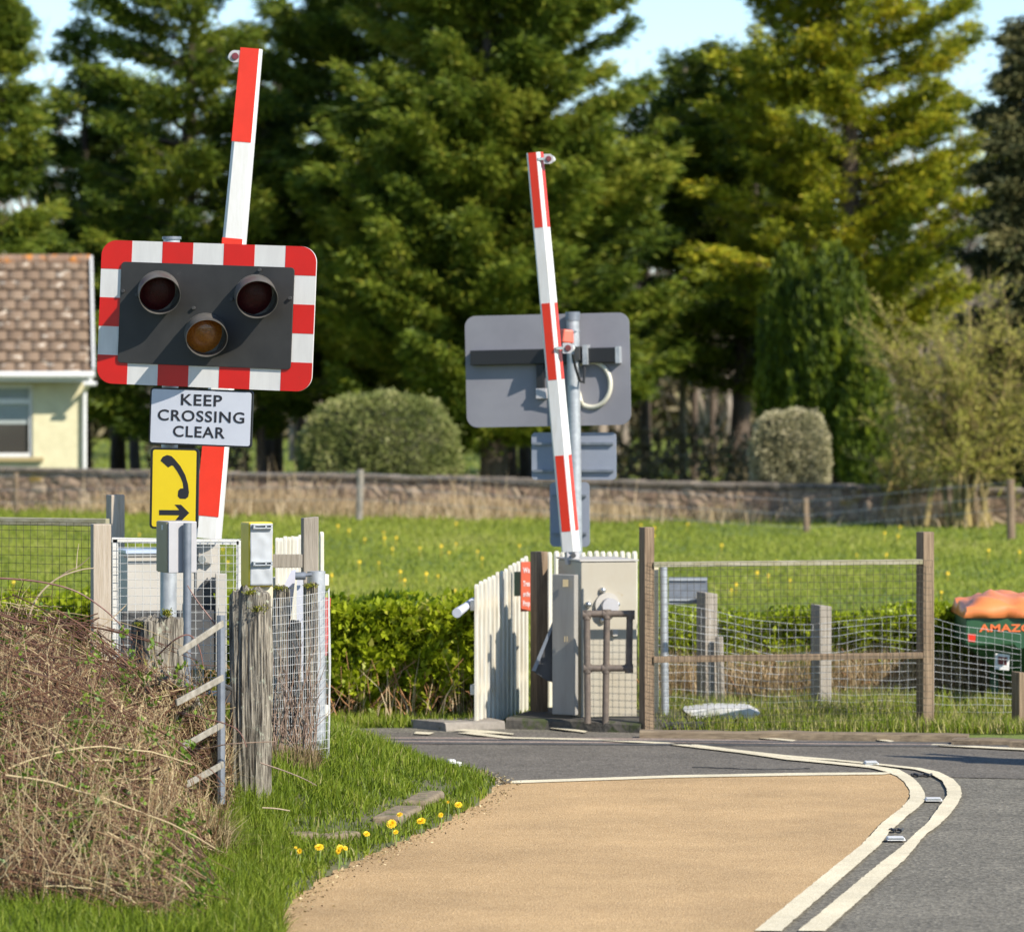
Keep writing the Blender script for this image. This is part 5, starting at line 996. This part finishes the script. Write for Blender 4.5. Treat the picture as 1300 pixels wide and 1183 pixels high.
xs_ = [v.co.x for v in t.data.vertices]; k_ = (px(92, DA)) / (max(xs_) - min(xs_)); t.data.transform(Matrix.Translation((P(1243, 0, DA).x - am.location.x, 0, 0)) @ Matrix.Diagonal((k_, 1, 1, 1)) @ Matrix.Translation((-min(xs_), 0, 0)))
# wrinkled sheet
nx_, ny_ = 60, 26; vs = []
for i in range(nx_ + 1):
    for j in range(ny_ + 1):
        f, g_ = i / nx_, j / ny_; x = x0 - .02 + (x1 - x0 + .04) * f; a = math.pi * g_; yy = DA + .5 - (.53) * math.cos(a) if True else 0
        zz = z1 - .02 + (.165 * (math.sin(min(f * 5 + .1, 1) * math.pi / 2)) ** .5 * (1 - .35 * max(0, f - .25))) * math.sin(a) ** .4 + (.0 if 0 < g_ < 1 else -.03)
        nzv = mnoise.noise(Vector((x * 3.2 + zz * 4, yy * 3, 2))); rg = abs(mnoise.noise(Vector((x * 5 - zz * 3, yy * 2.5, 7)))); fo = abs(((f * 7.3 + g_ * 2.6 + .5 * nzv) % 1) - .5) * 2; yy -= .03 * nzv + .05 * rg + .02 * fo - .03; zz += .03 * nzv - .05 * rg - .03 * fo; zz = max(zz, z1 - .035)
        zz = z1 - .035 if i in (0, nx_) else zz; vs.append((x, yy, zz))
m = MB(); m.add(vs, [(i * (ny_ + 1) + j, (i + 1) * (ny_ + 1) + j, (i + 1) * (ny_ + 1) + j + 1, i * (ny_ + 1) + j + 1) for i in range(nx_) for j in range(ny_)]); cv = m.build('orange_sheet', mat('orange_tarpaulin', (.80, .26, .08), (.70, .20, .06), rough=.4, scale=3), am, smooth=True)
sm = cv.modifiers.new('t', 'SOLIDIFY'); sm.thickness = .004
m = MB(); m.plate([(1264, 829), (1282, 831), (1281, 851), (1263, 849)], DA - .02, .004); m.build('sticker', M['white'], ho); m = MB(); m.plate([(1267, 833), (1279, 834), (1278, 844), (1267, 843)], DA - .023, .002); m.build('sticker_print', M['lens_red2'], ho)
m = MB(); m.plate([(1229, 804), (1239, 805), (1238, 815), (1229, 814)], DA - .004, .003); m.build('sticker_print', M['boomred'], ho)
m = MB(); m.tube([P(1296, 815, DA - .35), P(1296, 815, DA - .1)], px(8, DA), n=20); m.tube([P(1296, 815, DA - .1), P(1380, 800, DA - .1)], .03, n=10); m.build('roller', hop, am, smooth=True)
for u_ in (1262, 1440):
    m = MB(); m.box(P(u_, 885, DA + .4), (.06, .06, P(0, 850, DA).z * 1.02 + .3)); m.build('leg', hop, am)

# ------------------------------------------------ left side: fence, mesh gate, posts
lf = root('mesh_fence', P(60, 900, 29.0), 'left hand timber fence with dark wire mesh under a mossy rail', 'fence')
m = MB(); a_, b_ = P(-80, 659, 29.4), P(137, 664.5, 28.95); m.box((a_ + b_) / 2, ((b_ - a_).length, .05, px(10, 28.5)), yaw=math.atan2(b_.y - a_.y, b_.x - a_.x)); m.build('top_rail', M['rail'], lf, bevel=.005)
post('post', None, None, 114, 142, 665, 28.8, yaw=14, z0=0, material='wood', parent=lf)
wire_panel('wire_mesh', P(-80, 0, 29.35), P(122, 0, 28.9), .1, P(0, 663, 29.0).z, .05, .05, .0016, M['wired'], lf, jit=.01, seed=2)
post('timber_post', 'tall square timber post behind the corner of the white mesh gate', 'post', 134, 159, 628, 30.1, yaw=26, z0=0, material='wood')
DG = 29.0; wg = root('mesh_gate', P(220, 900, DG), 'white framed gate filled with pale welded wire mesh', 'gate')
def bar(parent, name, a, b, w_, d_, material, D=DG):
    p, q = P(*a, D), P(*b, D); m = MB(); dd = (q - p); L_ = dd.length; rotm = dd.to_track_quat('X', 'Z').to_matrix(); m.box((p + q) / 2, (L_, d_, w_), rot=rotm); return m.build(name, material, parent, bevel=.003)
bar(wg, 'top_bar', (142, 685.5), (304, 688.5), px(6.5, DG), .04, M['white']); bar(wg, 'hinge_stile', (146.5, 684), (146.5, 905), px(7, DG), .04, M['white']); bar(wg, 'bottom_bar', (143, 878), (304, 880), px(6, DG), .04, M['white'])
bar(wg, 'latch_stile', (303, 686), (303, 900), px(6, DG), .04, M['white'])
wire_panel('wire_mesh', P(143, 0, DG - .04), P(306, 0, DG - .04), P(0, 880, DG).z, P(0, 684, DG).z, .0445, .0475, .0019, M['wirel'], wg, jit=.004)
# yellow telephone cabinet seen from the back
DT = 27.9; tb = root('telephone_box', P(327, 740, DT), 'yellow telephone box seen from its dented grey back, on a cream post', 'telephone box')
yw = R(24); wv = px(30, DT) / math.cos(yw); dpt = px(13, DT) / math.sin(yw); zt, zb = P(0, 663, DT).z, P(0, 745, DT).z; c = P(326, 0, DT + .08); c.z = (zt + zb) / 2; Rm = Matrix.Rotation(yw, 3, 'Z')
ylw = mat('yellow_enamel', (.78, .60, .02), (.66, .50, .015), rough=.4, scale=5)
m = MB(); m.box(c, (wv, dpt, zt - zb), yaw=yw); cs = m.build('case', ylw, tb, bevel=.012, seg=3)
m = MB(); N_ = 14; vs = []
for i in range(N_ + 1):
    for j in range(N_ * 2 + 1):
        x = (i / N_ - .5) * (wv - .012); z = (j / (2 * N_) - .5) * (zt - zb - .016); vs.append(c + Rm @ Vector((x, -dpt / 2 - .004 - .006 * mnoise.noise(Vector((x * 22, z * 16, 0))), z)))
m.add(vs, [(i * (2 * N_ + 1) + j, (i + 1) * (2 * N_ + 1) + j, (i + 1) * (2 * N_ + 1) + j + 1, i * (2 * N_ + 1) + j + 1) for i in range(N_) for j in range(2 * N_)]); bp_ = m.build('back_panel', mat('dented_grey_panel', (.36, .375, .385), (.42, .435, .445), rough=.4, scale=4), cs, smooth=True); bp_.modifiers.new('t', 'SOLIDIFY').thickness = .003
for v_ in (671, 718):
    z = P(0, v_, DT - .1).z; p = Vector((c.x, c.y, z)) + Rm @ Vector((0, -dpt / 2 - .016, 0)); m = MB(); m.box(p, (wv * .8, .03, .006), yaw=yw); m.box(p + Vector((0, 0, .018)), (wv * .8, .03, .006), yaw=yw); m.box(p + Rm @ Vector((-wv * .36, 0, .009)), (.01, .03, .02), yaw=yw); m.box(p + Rm @ Vector((wv * .12, 0, .009)), (.008, .03, .02), yaw=yw); m.box(p + Rm @ Vector((wv * .36, 0, .009)), (.01, .03, .02), yaw=yw); m.build('mounting_channel', M['galv'], cs)
m = MB(); xq = P(333, 0, DT).x; m.box((xq, DT + .10, P(0, 850, DT).z), (px(22, DT), .08, P(0, 741, DT).z - P(0, 960, DT).z), yaw=R(15)); m.build('post', M['cream'], tb, bevel=.005)
post('timber_post', 'grey wooden post with slanting top right of the yellow telephone box', 'post', 381.5, 405, 656.5, 28.4, yaw=13, z0=0, material='woodg', slant=.1)
a_, b_ = P(345, 712, 28.35), P(384, 712, 28.35); m = MB(); m.box((a_ + b_) / 2, ((b_ - a_).length, .03, px(17, 28.3)), yaw=R(3)); tag(m.build('rail_board', M['woodg'], bevel=.003), 'short dark board linking the telephone box to the grey wooden post', 'board')
m = MB(); m.tube([P(402, 960, 28.0), P(401.5, 725, 28.0)], px(11.5, 28), n=22); o = m.build('galvanised_post', M['galv'], smooth=True); tag(o, 'stout galvanised tube with open top at the right end of the near fence', 'post')
cl = root('clamp_strap', P(383, 730, 27.9), 'steel hose clamp and strap beside the galvanised tube', 'clamp'); m = MB(); m.tube([P(375, 731, 27.9), P(388, 731, 27.9)], px(5, 28), n=14); m.tube([P(388, 730, 27.9), P(396, 729, 27.9)], px(2.4, 28), n=10); m.build('clamp', M['galvd'], cl, smooth=True)
m = MB(); m.box(P(381, 800, 28.0), (px(8, 28), .05, px(130, 28))); m.build('strap', mat('pale_strap', (.55, .56, .62), rough=.5), cl)
m = MB(); m.plate([(370, 724), (376, 723), (372, 760), (367, 800), (362, 800), (360, 770), (361, 742)], 28.05, .006); o = m.build('plastic_sheet', mat('pale_plastic_sheet', (.6, .6, .68), (.5, .5, .6), rough=.4, scale=8)); tag(o, 'crumpled pale plastic sheet tucked between the pickets and the short posts', 'sheet')
weathered('old_post', 'short mossy brown post left of the pale strap, behind the wire netting', (346.5, 367), 746, 975, 27.7, seed=3, moss=[(356, 746, 16, 5, 260)], crag=.015, dpt=.12)
weathered('old_post', 'short mossy brown post beside the galvanised tube, behind the wire netting', (386, 402.5), 742, 975, 27.6, seed=5, moss=[(394, 743, 14, 5, 220)], crag=.015, dpt=.10)
weathered('old_post', 'slanting thin post between the two short mossy posts', (368, 382), 790, 975, 27.75, seed=8, crag=.02, dpt=.07)
nn_ = root('netting_panel', P(378, 960, 27.4), 'galvanised wire netting stapled round the old posts at the right of the near fence', 'netting')
wire_panel('netting', P(340, 0, 27.25), P(417, 0, 27.5), .12, P(0, 760, 27.3).z, .014, .047, .0013, M['wirel'], nn_, jit=.02, seed=6, topsag=lambda f: .03 * f, kx=18)
wire_panel('netting', P(417, 0, 27.5), P(419, 0, 28.6), .12, P(0, 757, 27.5).z, .05, .047, .0013, M['wirel'], nn_, jit=.01, seed=7)
m = MB(); m.plate([(412, 758), (420, 759), (415, 832), (411, 832)], 28.6, .01); o = m.build('red_plate', mat('faded_red_plate', (.62, .10, .09), rough=.5)); tag(o, 'faded red plate peeping out right of the galvanised tube', 'plate')
# foreground old timbers
weathered('gate_post', 'big weathered split gate post with lichen and moss on top, right of the brambles', (292, 345), 752, 1036, 25.6, dpt=.15, seed=1, yaw=-24, crag=.03, moss=[(329, 772, 15, 11, 700), (318, 752, 12, 5, 300)])
weathered('post_stump', 'broad broken post stump with mossy top behind the brambles', (169, 231), 786, 900, 26.2, dpt=.20, seed=12, yaw=36, crag=.02, moss=[(212, 778, 9, 7, 420), (178, 792, 12, 5, 250)])
fg = root('field_gate', P(280, 1020, 24.8), 'old galvanised field gate folded back into the brambles beside the weathered post', 'gate')
wb_ = mat('weathered_bar', (.36, .33, .27), (.20, .18, .14), rough=.8, scale=9, stretch=(2, 2, 2))
m = MB(); m.tube([P(280.5, 1020, 24.8), P(280.5, 781, 24.8)], px(5.4, 24.8), n=8); m.build('heel_upright', M['galvd'], fg)
for (v0, u1, v1) in ((791, 226, 829), (860, 224, 892), (919, 232, 948), (970, 236, 996)):
    p_, q_ = P(283, v0, 24.75), P(u1, v1, 24.3); m = MB(); m.box((p_ + q_) / 2, ((q_ - p_).length, .012, px(8.5, 24.6)), rot=(q_ - p_).to_track_quat('X', 'Z').to_matrix()); m.build('bar', wb_, fg, bevel=.003)
m = MB(); m.tube([P(280, 868, 24.8), P(292, 874, 25.4)], .014, n=8); m.box(P(286, 884, 25.0), (.05, .05, .06)); m.build('hinge', M['dark'], fg)

# ------------------------------------------------ brambles and dead stalks
cane = leafmat('bramble_cane', [(0.07, 0.028, 0.016), (0.18, 0.085, 0.045), (0.33, 0.22, 0.11), (0.62, 0.49, 0.27)], trans=0, rough=.6, gloss=.35)
bleaf = leafmat('bramble_leaf', [(0.05, 0.10, 0.01), (0.13, 0.23, 0.02), (0.24, 0.36, 0.04), (0.33, 0.20, 0.06)], trans=.4, rough=.45, gloss=.4)
def mtop(u): return np.interp(u, [-120, 0, 60, 110, 170, 230, 270, 292, 330, 360], [786, 790, 800, 820, 846, 862, 884, 930, 1000, 1035])   # thicket's upper outline
def thicket_z(u, D): return CH - (mtop(u) - HOR) / F * D
def env(u, D):
    e = thicket_z(u, 25.6) * sstep((D - 20.2) / 4.4) ** .55 * (1 + .13 * np.sin(u * .045 + D * 3) + .09 * np.sin(u * .11) + .05 * np.sin(u * .29 + 1))
    return np.where((u > 226) & (D < 24.8), np.minimum(e, .34 * np.clip((310 - u) / 80, .35, 1)), e)
def canes(N, Ls, kind, pw=.5):
    u = rng.uniform(-120, 292, N); D = rng.uniform(20.9, 26.1, N); D = np.where(u > 215, np.maximum(D, rng.choice([23.4, 24.85], N)), D); x = (u - CX) / F * D
    g0 = np.maximum(vz(x, D), 0); L = rng.uniform(*Ls, N); s = np.linspace(0, 1, 10)[None, :]; zt = env(u, D); z0_ = g0 + rng.random(N) ** pw * np.maximum(zt - g0, .03)
    if kind == 'arch':      # long canes arching over and down to the right
        sg = rng.choice([1, -1], N, p=[.72, .28]); a0 = rng.normal(-.30, .28, N); a1 = a0 - np.abs(rng.normal(.65, .4, N))
    elif kind == 'up':      # dead uprights
        sg = rng.choice([1, -1], N); a0 = rng.normal(1.35, .3, N); a1 = a0 - rng.normal(.1, .3, N); z0_ = g0 + (z0_ - g0) * rng.random(N) * .8
    else:                   # broken short bits in all directions
        sg = rng.choice([1, -1], N); a0 = rng.uniform(-1.5, 1.5, N); a1 = a0 + rng.normal(0, .5, N)
    an = a0[:, None] + (a1 - a0)[:, None] * s; st = L[:, None] / 9
    px_ = x[:, None] + sg[:, None] * np.concatenate([np.zeros((N, 1)), np.cumsum(np.cos(an[:, 1:]) * st, 1)], 1)
    pz_ = z0_[:, None] + np.concatenate([np.zeros((N, 1)), np.cumsum(np.sin(an[:, 1:]) * st, 1)], 1); py_ = D[:, None] + rng.normal(-.06, .2, N)[:, None] * L[:, None] * s
    p = np.stack([px_, py_, pz_], -1); p += np.cumsum(rng.normal(0, .007, p.shape), 1) * .8; uu = CX + p[..., 0] / p[..., 1] * F
    over = (p[..., 2] - env(uu, p[..., 1])).max(1); low = p[..., 2].min(1); lim = np.where(rng.random(N) < np.where(u < 120, .22, .10), np.where(u < 120, .42, .28), .05)
    ok = (over < lim) & (low > -.25) & (uu.max(1) < 300); return p[ok]
pA = np.concatenate([canes(4200, (.6, 2.0), 'arch', .08), canes(6500, (.35, 1.3), 'arch')]); pU = canes(12500, (.18, .6), 'up'); pB = canes(7000, (.06, .28), 'bits')
p = np.concatenate([pA, pU, pB]); N = len(p); nA, nU = len(pA), len(pU)
r0 = np.concatenate([rng.choice([.0018, .0028, .0042, .006], nA, p=[.35, .35, .22, .08]), rng.choice([.0016, .0028], nU), rng.choice([.0014, .0024, .004], len(pB), p=[.4, .4, .2])])
rad = np.linspace(1, .5, 10)[None] * r0[:, None]; V, Fc = tubes(p, rad, 4)
tone = np.concatenate([rng.choice([.04, .28, .5, .85], nA, p=[.48, .28, .14, .10]), rng.choice([.5, .9], nU), rng.choice([.1, .4, .7, .95], len(pB))])
r_ = np.repeat(np.clip(tone + rng.normal(0, .06, N), 0, 1), 40)
print('canes', nA, nU, len(pB))
# dead upright stalks and leaf litter filling the mound
n = 17000; u = rng.uniform(-110, 288, n); D = rng.uniform(20.9, 26.0, n); D = np.where(u > 215, np.maximum(D, rng.choice([23.6, 24.9], n)), D); x = (u - CX) / F * D; zt = env(u, D) * (.90 + .3 * vnoise(u * .02, D, 1.0, 3)); g0 = np.maximum(vz(x, D), 0); z0_ = g0 + rng.random(n) * np.maximum(zt - .2 - g0, .02)
V2, F2, R2 = blades(np.stack([x, D, z0_], 1), rng.uniform(.08, .30, n), rng.uniform(.003, .008, n), .5, rng.random(n), bend=.8, bias=(.05, 0))
ds = leafmat('dead_stalks', [(0.05, 0.032, 0.015), (0.20, 0.14, 0.065), (0.44, 0.34, 0.17), (0.72, 0.59, 0.36)], trans=.2, rough=.7)
tag(mesh_np('bramble_canes', V, Fc, cane, rnd=r_), 'tangled red brown and straw coloured bramble canes at the lower left', 'brambles', kind='stuff')
tag(mesh_np('dead_stalks', V2, F2, ds, rnd=R2), 'dry beige stalks and grass packed between the bramble canes', 'dead stalks', kind='stuff')
i_ = rng.integers(0, nA, 26000); k_ = rng.integers(1, 9, 26000); pos = p[i_, k_] + rng.normal(0, .012, (26000, 3)); kp_ = vnoise(pos[:, 0], pos[:, 2], 4.0, 5) + .22 > rng.random(26000) * .5; pos = pos[kp_]; nL = len(pos); pos = np.repeat(pos, 4, 0) + rng.normal(0, .011, (nL * 4, 3))
V3, F3, R3 = leaves(pos, rng.normal(0, .8, (nL * 4, 3)) + [0, -.3, .4], rng.uniform(.014, .042, nL * 4), .020, np.clip(np.repeat(rng.normal(.42, .2, nL), 4) + rng.normal(0, .08, nL * 4), 0, 1))
tag(mesh_np('bramble_leaves', V3, F3, bleaf, rnd=R3), 'small fresh green bramble leaves scattered through the canes', 'bramble leaves', kind='stuff')
# low green growth under and in front of the brambles
n = 36000; u = rng.uniform(-80, 360, n); D = rng.uniform(20.4, 25.6, n); x = (u - CX) / F * D; k_ = rng.random(n) < np.clip(.45 + .9 * sstep((u - 40) / 260) + .5 * vnoise(x, D, 1.7, 4), .05, 1); x, D, u = x[k_], D[k_], u[k_]
V, Fc, rr = blades(np.stack([x, D, np.maximum(vz(x, D), 0)], 1), rng.uniform(.04, .16, len(x)), .006, .5, np.clip(rng.normal(.42, .2, len(x)), 0, 1), bend=.6); tag(mesh_np('verge_weeds', V, Fc, gmat, rnd=rr), 'green weeds and grass growing up through the front of the brambles', 'weeds', kind='stuff')
# single long canes that stand clear of the thicket
def cane_arc(name, label, pts, D, r0, r1, material='cane'):
    q = [P(u_, v_, D + dd) for u_, v_, dd in pts]; out = []
    for i in range(len(q) - 1):
        a0 = q[max(i - 1, 0)]; a1 = q[i]; a2 = q[i + 1]; a3 = q[min(i + 2, len(q) - 1)]
        for t in np.linspace(0, 1, 6)[:-1]: out.append(.5 * ((2 * a1) + (a2 - a0) * t + (2 * a0 - 5 * a1 + 4 * a2 - a3) * t * t + (3 * a1 - a0 - 3 * a2 + a3) * t ** 3))
    out.append(q[-1]); m = MB(); m.tube(out, list(np.linspace(r0, r1, len(out))), n=6); o = m.build(name, M[material], smooth=True); tag(o, label, 'bramble cane', 'long bramble canes standing clear of the thicket')
M['cane'] = mat('brown_cane', (.20, .13, .10), (.34, .24, .17), rough=.6, scale=20); M['cane_l'] = mat('pale_cane', (.42, .32, .20), (.52, .41, .27), rough=.7, scale=20); M['cane_r'] = mat('red_cane', (.16, .07, .055), (.24, .12, .09), rough=.55, scale=20)
cane_arc('bramble_cane', 'long dark cane arching from the left edge down past the timber post', [(-20, 733, 0), (40, 737, 0), (90, 748, 0), (125, 768, .05), (150, 790, .1), (168, 812, .1)], 25.6, .006, .003, 'cane_r')
cane_arc('bramble_cane', 'pale forked cane rising toward the left timber post', [(32, 800, 0), (45, 762, 0), (70, 736, 0), (100, 724, 0), (120, 721, 0)], 25.7, .0065, .003, 'cane_l')
cane_arc('bramble_cane', 'short grey twig above the forked cane by the left timber post', [(62, 742, 0), (85, 726, 0), (100, 719, 0), (114, 707, 0)], 25.7, .004, .002, 'cane')
cane_arc('bramble_cane', 'thin upright twig in the left wire mesh', [(97, 722, 0), (98, 705, 0), (100, 690, 0)], 25.7, .003, .0015, 'cane_l')
cane_arc('bramble_cane', 'pale cane crossing low in front of the left timber post', [(104, 812, 0), (125, 797, 0), (142, 785, 0), (160, 768, 0)], 25.5, .005, .003, 'cane_l')
cane_arc('bramble_cane', 'brown cane looping up in front of the stump', [(200, 832, 0), (222, 812, -.1), (240, 806, -.1), (252, 820, -.1), (258, 845, -.1)], 25.5, .0045, .003, 'cane_r')
cane_arc('bramble_cane', 'dark cane slanting down in front of the thin grey post', [(238, 743, 0), (250, 762, 0), (266, 783, 0), (284, 806, 0)], 25.8, .003, .005, 'cane_r')
cane_arc('bramble_cane', 'long red cane reaching right across the weathered post', [(150, 905, -.3), (210, 902, -.5), (262, 912, -.6), (300, 925, -.7), (313, 948, -.7)], 25.3, .005, .0025, 'cane_r')
cane_arc('bramble_cane', 'thin dark cane running level over the foot of the weathered post', [(200, 935, -.6), (250, 950, -.7), (292, 944, -.8), (350, 941, -.8)], 25.5, .005, .0025, 'cane')
cane_arc('bramble_cane', 'cane trailing down over the verge grass', [(330, 968, -.6), (360, 978, -.6), (385, 988, -.6), (402, 997, -.6)], 25.5, .0045, .002, 'cane')
cane_arc('bramble_cane', 'pale twig lying on the verge near the foot of the weathered post', [(333, 1025, -.6), (350, 1026, -.6), (368, 1029, -.6)], 25.2, .004, .0035, 'cane_l')
for k, (u_, v_, r_) in enumerate(((178, 730, 0),)): pass
# twigs growing inside the netting
tg = []; 
for k in range(60):
    b = P(rng.uniform(338, 398), rng.uniform(935, 965), 27.15); dx_ = rng.normal(0, .12); hh = rng.uniform(.2, .7); s = np.linspace(0, 1, 6)[:, None]; tg.append(np.array(b) + np.array([dx_, rng.normal(0, .03), hh]) * s + rng.normal(0, .018, (6, 3)) * s)
V, Fc = tubes(np.array(tg), np.tile(np.linspace(.0036, .0015, 6), (60, 1)), 4); tag(mesh_np('dead_creeper', V, Fc, M['cane']), 'dead twiggy creeper climbing the netting right of the weathered post', 'creeper', kind='stuff')
n = 1500; V, Fc, rr = blades(np.stack([rng.uniform(P(335, 0, 27.2).x, P(404, 0, 27.2).x, n), rng.uniform(26.9, 27.4, n), np.full(n, .2)], 1), rng.uniform(.05, .22, n), .005, .3, rng.random(n) * .7); tag(mesh_np('dead_stalks', V, Fc, ds, rnd=rr), 'dry stalks at the foot of the netting by the verge', 'dead stalks', kind='stuff')

# ------------------------------------------------ dandelions
petal = mat('dandelion_yellow', (.88, .52, .01), (.90, .62, .02), rough=.6, scale=60); stemm = mat('dandelion_stem', (.22, .30, .08), rough=.6)
def dandelion(x, y, z0, hh, rr_, label, group):
    g = random.Random(int(x * 1000) + int(y * 77)); r = root('dandelion', (x, y, z0), label, 'flower', group); m = MB(); m.tube([(x, y, z0 - .02), (x + .004, y, z0 + hh * .6), (x, y, z0 + hh)], .0028, n=6); m.build('stem', stemm, r)
    m = MB(); tilt = Euler((R(g.uniform(35, 70)), 0, R(g.uniform(-30, 30)))).to_matrix(); c = Vector((x, y, z0 + hh))
    for ring, (n_, r1, lift) in enumerate(((20, 1.0, .10), (16, .78, .28), (12, .5, .42), (8, .26, .48))):
        for k in range(n_):
            a = 2 * math.pi * k / n_ + ring * .3 + g.uniform(-.06, .06); d = Vector((math.cos(a), math.sin(a), 0)); sd_ = Vector((-d.y, d.x, 0)); R1 = rr_ * r1 * g.uniform(.9, 1.08); wq = rr_ * .10
            m.add([c + tilt @ (d * R1 * .1 + sd_ * wq * .5), c + tilt @ (d * R1 + sd_ * wq + Z3 * lift * rr_), c + tilt @ (d * R1 - sd_ * wq + Z3 * lift * rr_), c + tilt @ (d * R1 * .1 - sd_ * wq * .5)], [(0, 1, 2, 3)])
    m.build('flower_head', petal, r)
for cx_, cy_, s_, lb in ((638, 500, 1.0, 'large dandelion in the middle of the verge, with two small ones at its right'), (660, 524, .55, 'small dandelion tucked right of the large middle one'), (800, 465, .95, 'round open dandelion toward the tip of the verge'), (682, 450, .7, 'flat dandelion seen side on above the large middle one'),
                      (908, 432, .55, 'narrow half closed dandelion right of the round one'), (1005, 396, .8, 'dandelion farthest right on the verge tip'), (500, 556, .65, 'dandelion left of and below the large middle one'), (240, 630, .9, 'dandelion at lower left of the verge, largest there'),
                      (130, 652, .6, 'dandelion farthest left on the verge'), (355, 632, .7, 'dandelion at the top left of the low cluster'), (383, 634, .5, 'small dandelion right in the low cluster'), (345, 651, .6, 'lowest dandelion of the low cluster'), (110, 631, .3, 'tiny dandelion bud at far left of the verge'), (948, 381, .35, 'tiny pale dandelion near the tip of the verge')):
    u_, v_ = 350 + cx_ / 4.333, 930 + cy_ / 4.333; D_ = GD(v_, .17)
    for _ in range(4): D_ = GD(v_, hgt((u_ - CX) / F * D_, D_) + .085)
    X_ = (u_ - CX) / F * D_; dandelion(X_, D_, hgt(X_, D_), .085, .026 * s_, lb, 'dandelions on the verge')
mm = MB(); hd = []
for k in range(10): a = 2 * math.pi * k / 10; hd.append((math.cos(a) * .035, math.sin(a) * .035))
mm.add([(x_, y_, .10) for x_, y_ in hd] + [(x_ * .5, y_ * .5, .135) for x_, y_ in hd], [tuple(range(10, 20))] + [(k, (k + 1) % 10, 10 + (k + 1) % 10, 10 + k) for k in range(10)]); mm.tube([(0, 0, -.03), (0, 0, .11)], .004, n=5)
proto = mm.build('meadow_dandelion', petal); gfd = random.Random(3); first = True
spots = [(429, 672), (463, 686), (488, 688), (503, 686), (498, 699), (508, 731), (556, 734), (560, 699), (579, 695), (606, 702), (612, 714), (579, 665), (533, 697), (443, 675), (541, 736), (421, 738), (487, 677), (570, 703), (283, 700), (289, 716), (345, 700), (370, 697), (916, 695), (830, 683), (1123, 680), (1140, 684), (961, 732), (975, 737), (1003, 741), (1203, 733), (1195, 755)] + [(gfd.uniform(0, 1300), 662 + 100 * gfd.random() ** 1.1) for _ in range(26)]
for (u_, v_) in spots:
    q = G(u_, v_ + 6)
    o = proto if first else proto.copy()
    if not first: C.objects.link(o)
    first = False; o.location = (q.x, q.y, 0); s_ = gfd.uniform(.3, .65); o.scale = (s_, s_, gfd.uniform(.7, 1.1)); tag(o, 'small yellow dandelion out in the green meadow beyond the crossing', 'flower', 'dandelions dotted over the meadow')

# grit and crumbs along the edge of the lane
n = 1500; k_ = rng.integers(3, 15, n); tt = rng.random(n); ea = vpoly[k_]; eb = vpoly[k_ + 1]; q = ea * (1 - tt[:, None]) + eb * tt[:, None]; q += np.abs(rng.normal(0, .06, n))[:, None] * np.array([1, -.5]) + rng.normal(0, .02, (n, 2)) ; pos = np.stack([q[:, 0], q[:, 1], np.full(n, .012)], 1)
V, Fc, rr = leaves(pos, rng.normal(size=(n, 3)) * [1, 1, .25] + [0, 0, .15], rng.uniform(.006, .022, n), rng.uniform(.005, .014, n), rng.random(n))
tag(mesh_np('grit', V, Fc, ds, rnd=rr), 'brown crumbs and dead leaf bits along the verge edge', 'grit', kind='stuff')
for k, pts in enumerate(([(880, 975), (960, 978), (1040, 976.5)],)):
    m = MB(); pp = [G(*a, z=.0) for a in pts]; out = []
    for a_, b_ in zip(pp[:-1], pp[1:]):
        for j in range(8): q = a_.lerp(b_, j / 8); out.append(Vector((q.x + random.uniform(-.012, .012), q.y + random.uniform(-.02, .02), .0085 if k != 1 else .001)))
    m.tube(out, .0035, n=5); tag(m.build('road_crack', M['dark']), kind='structure')
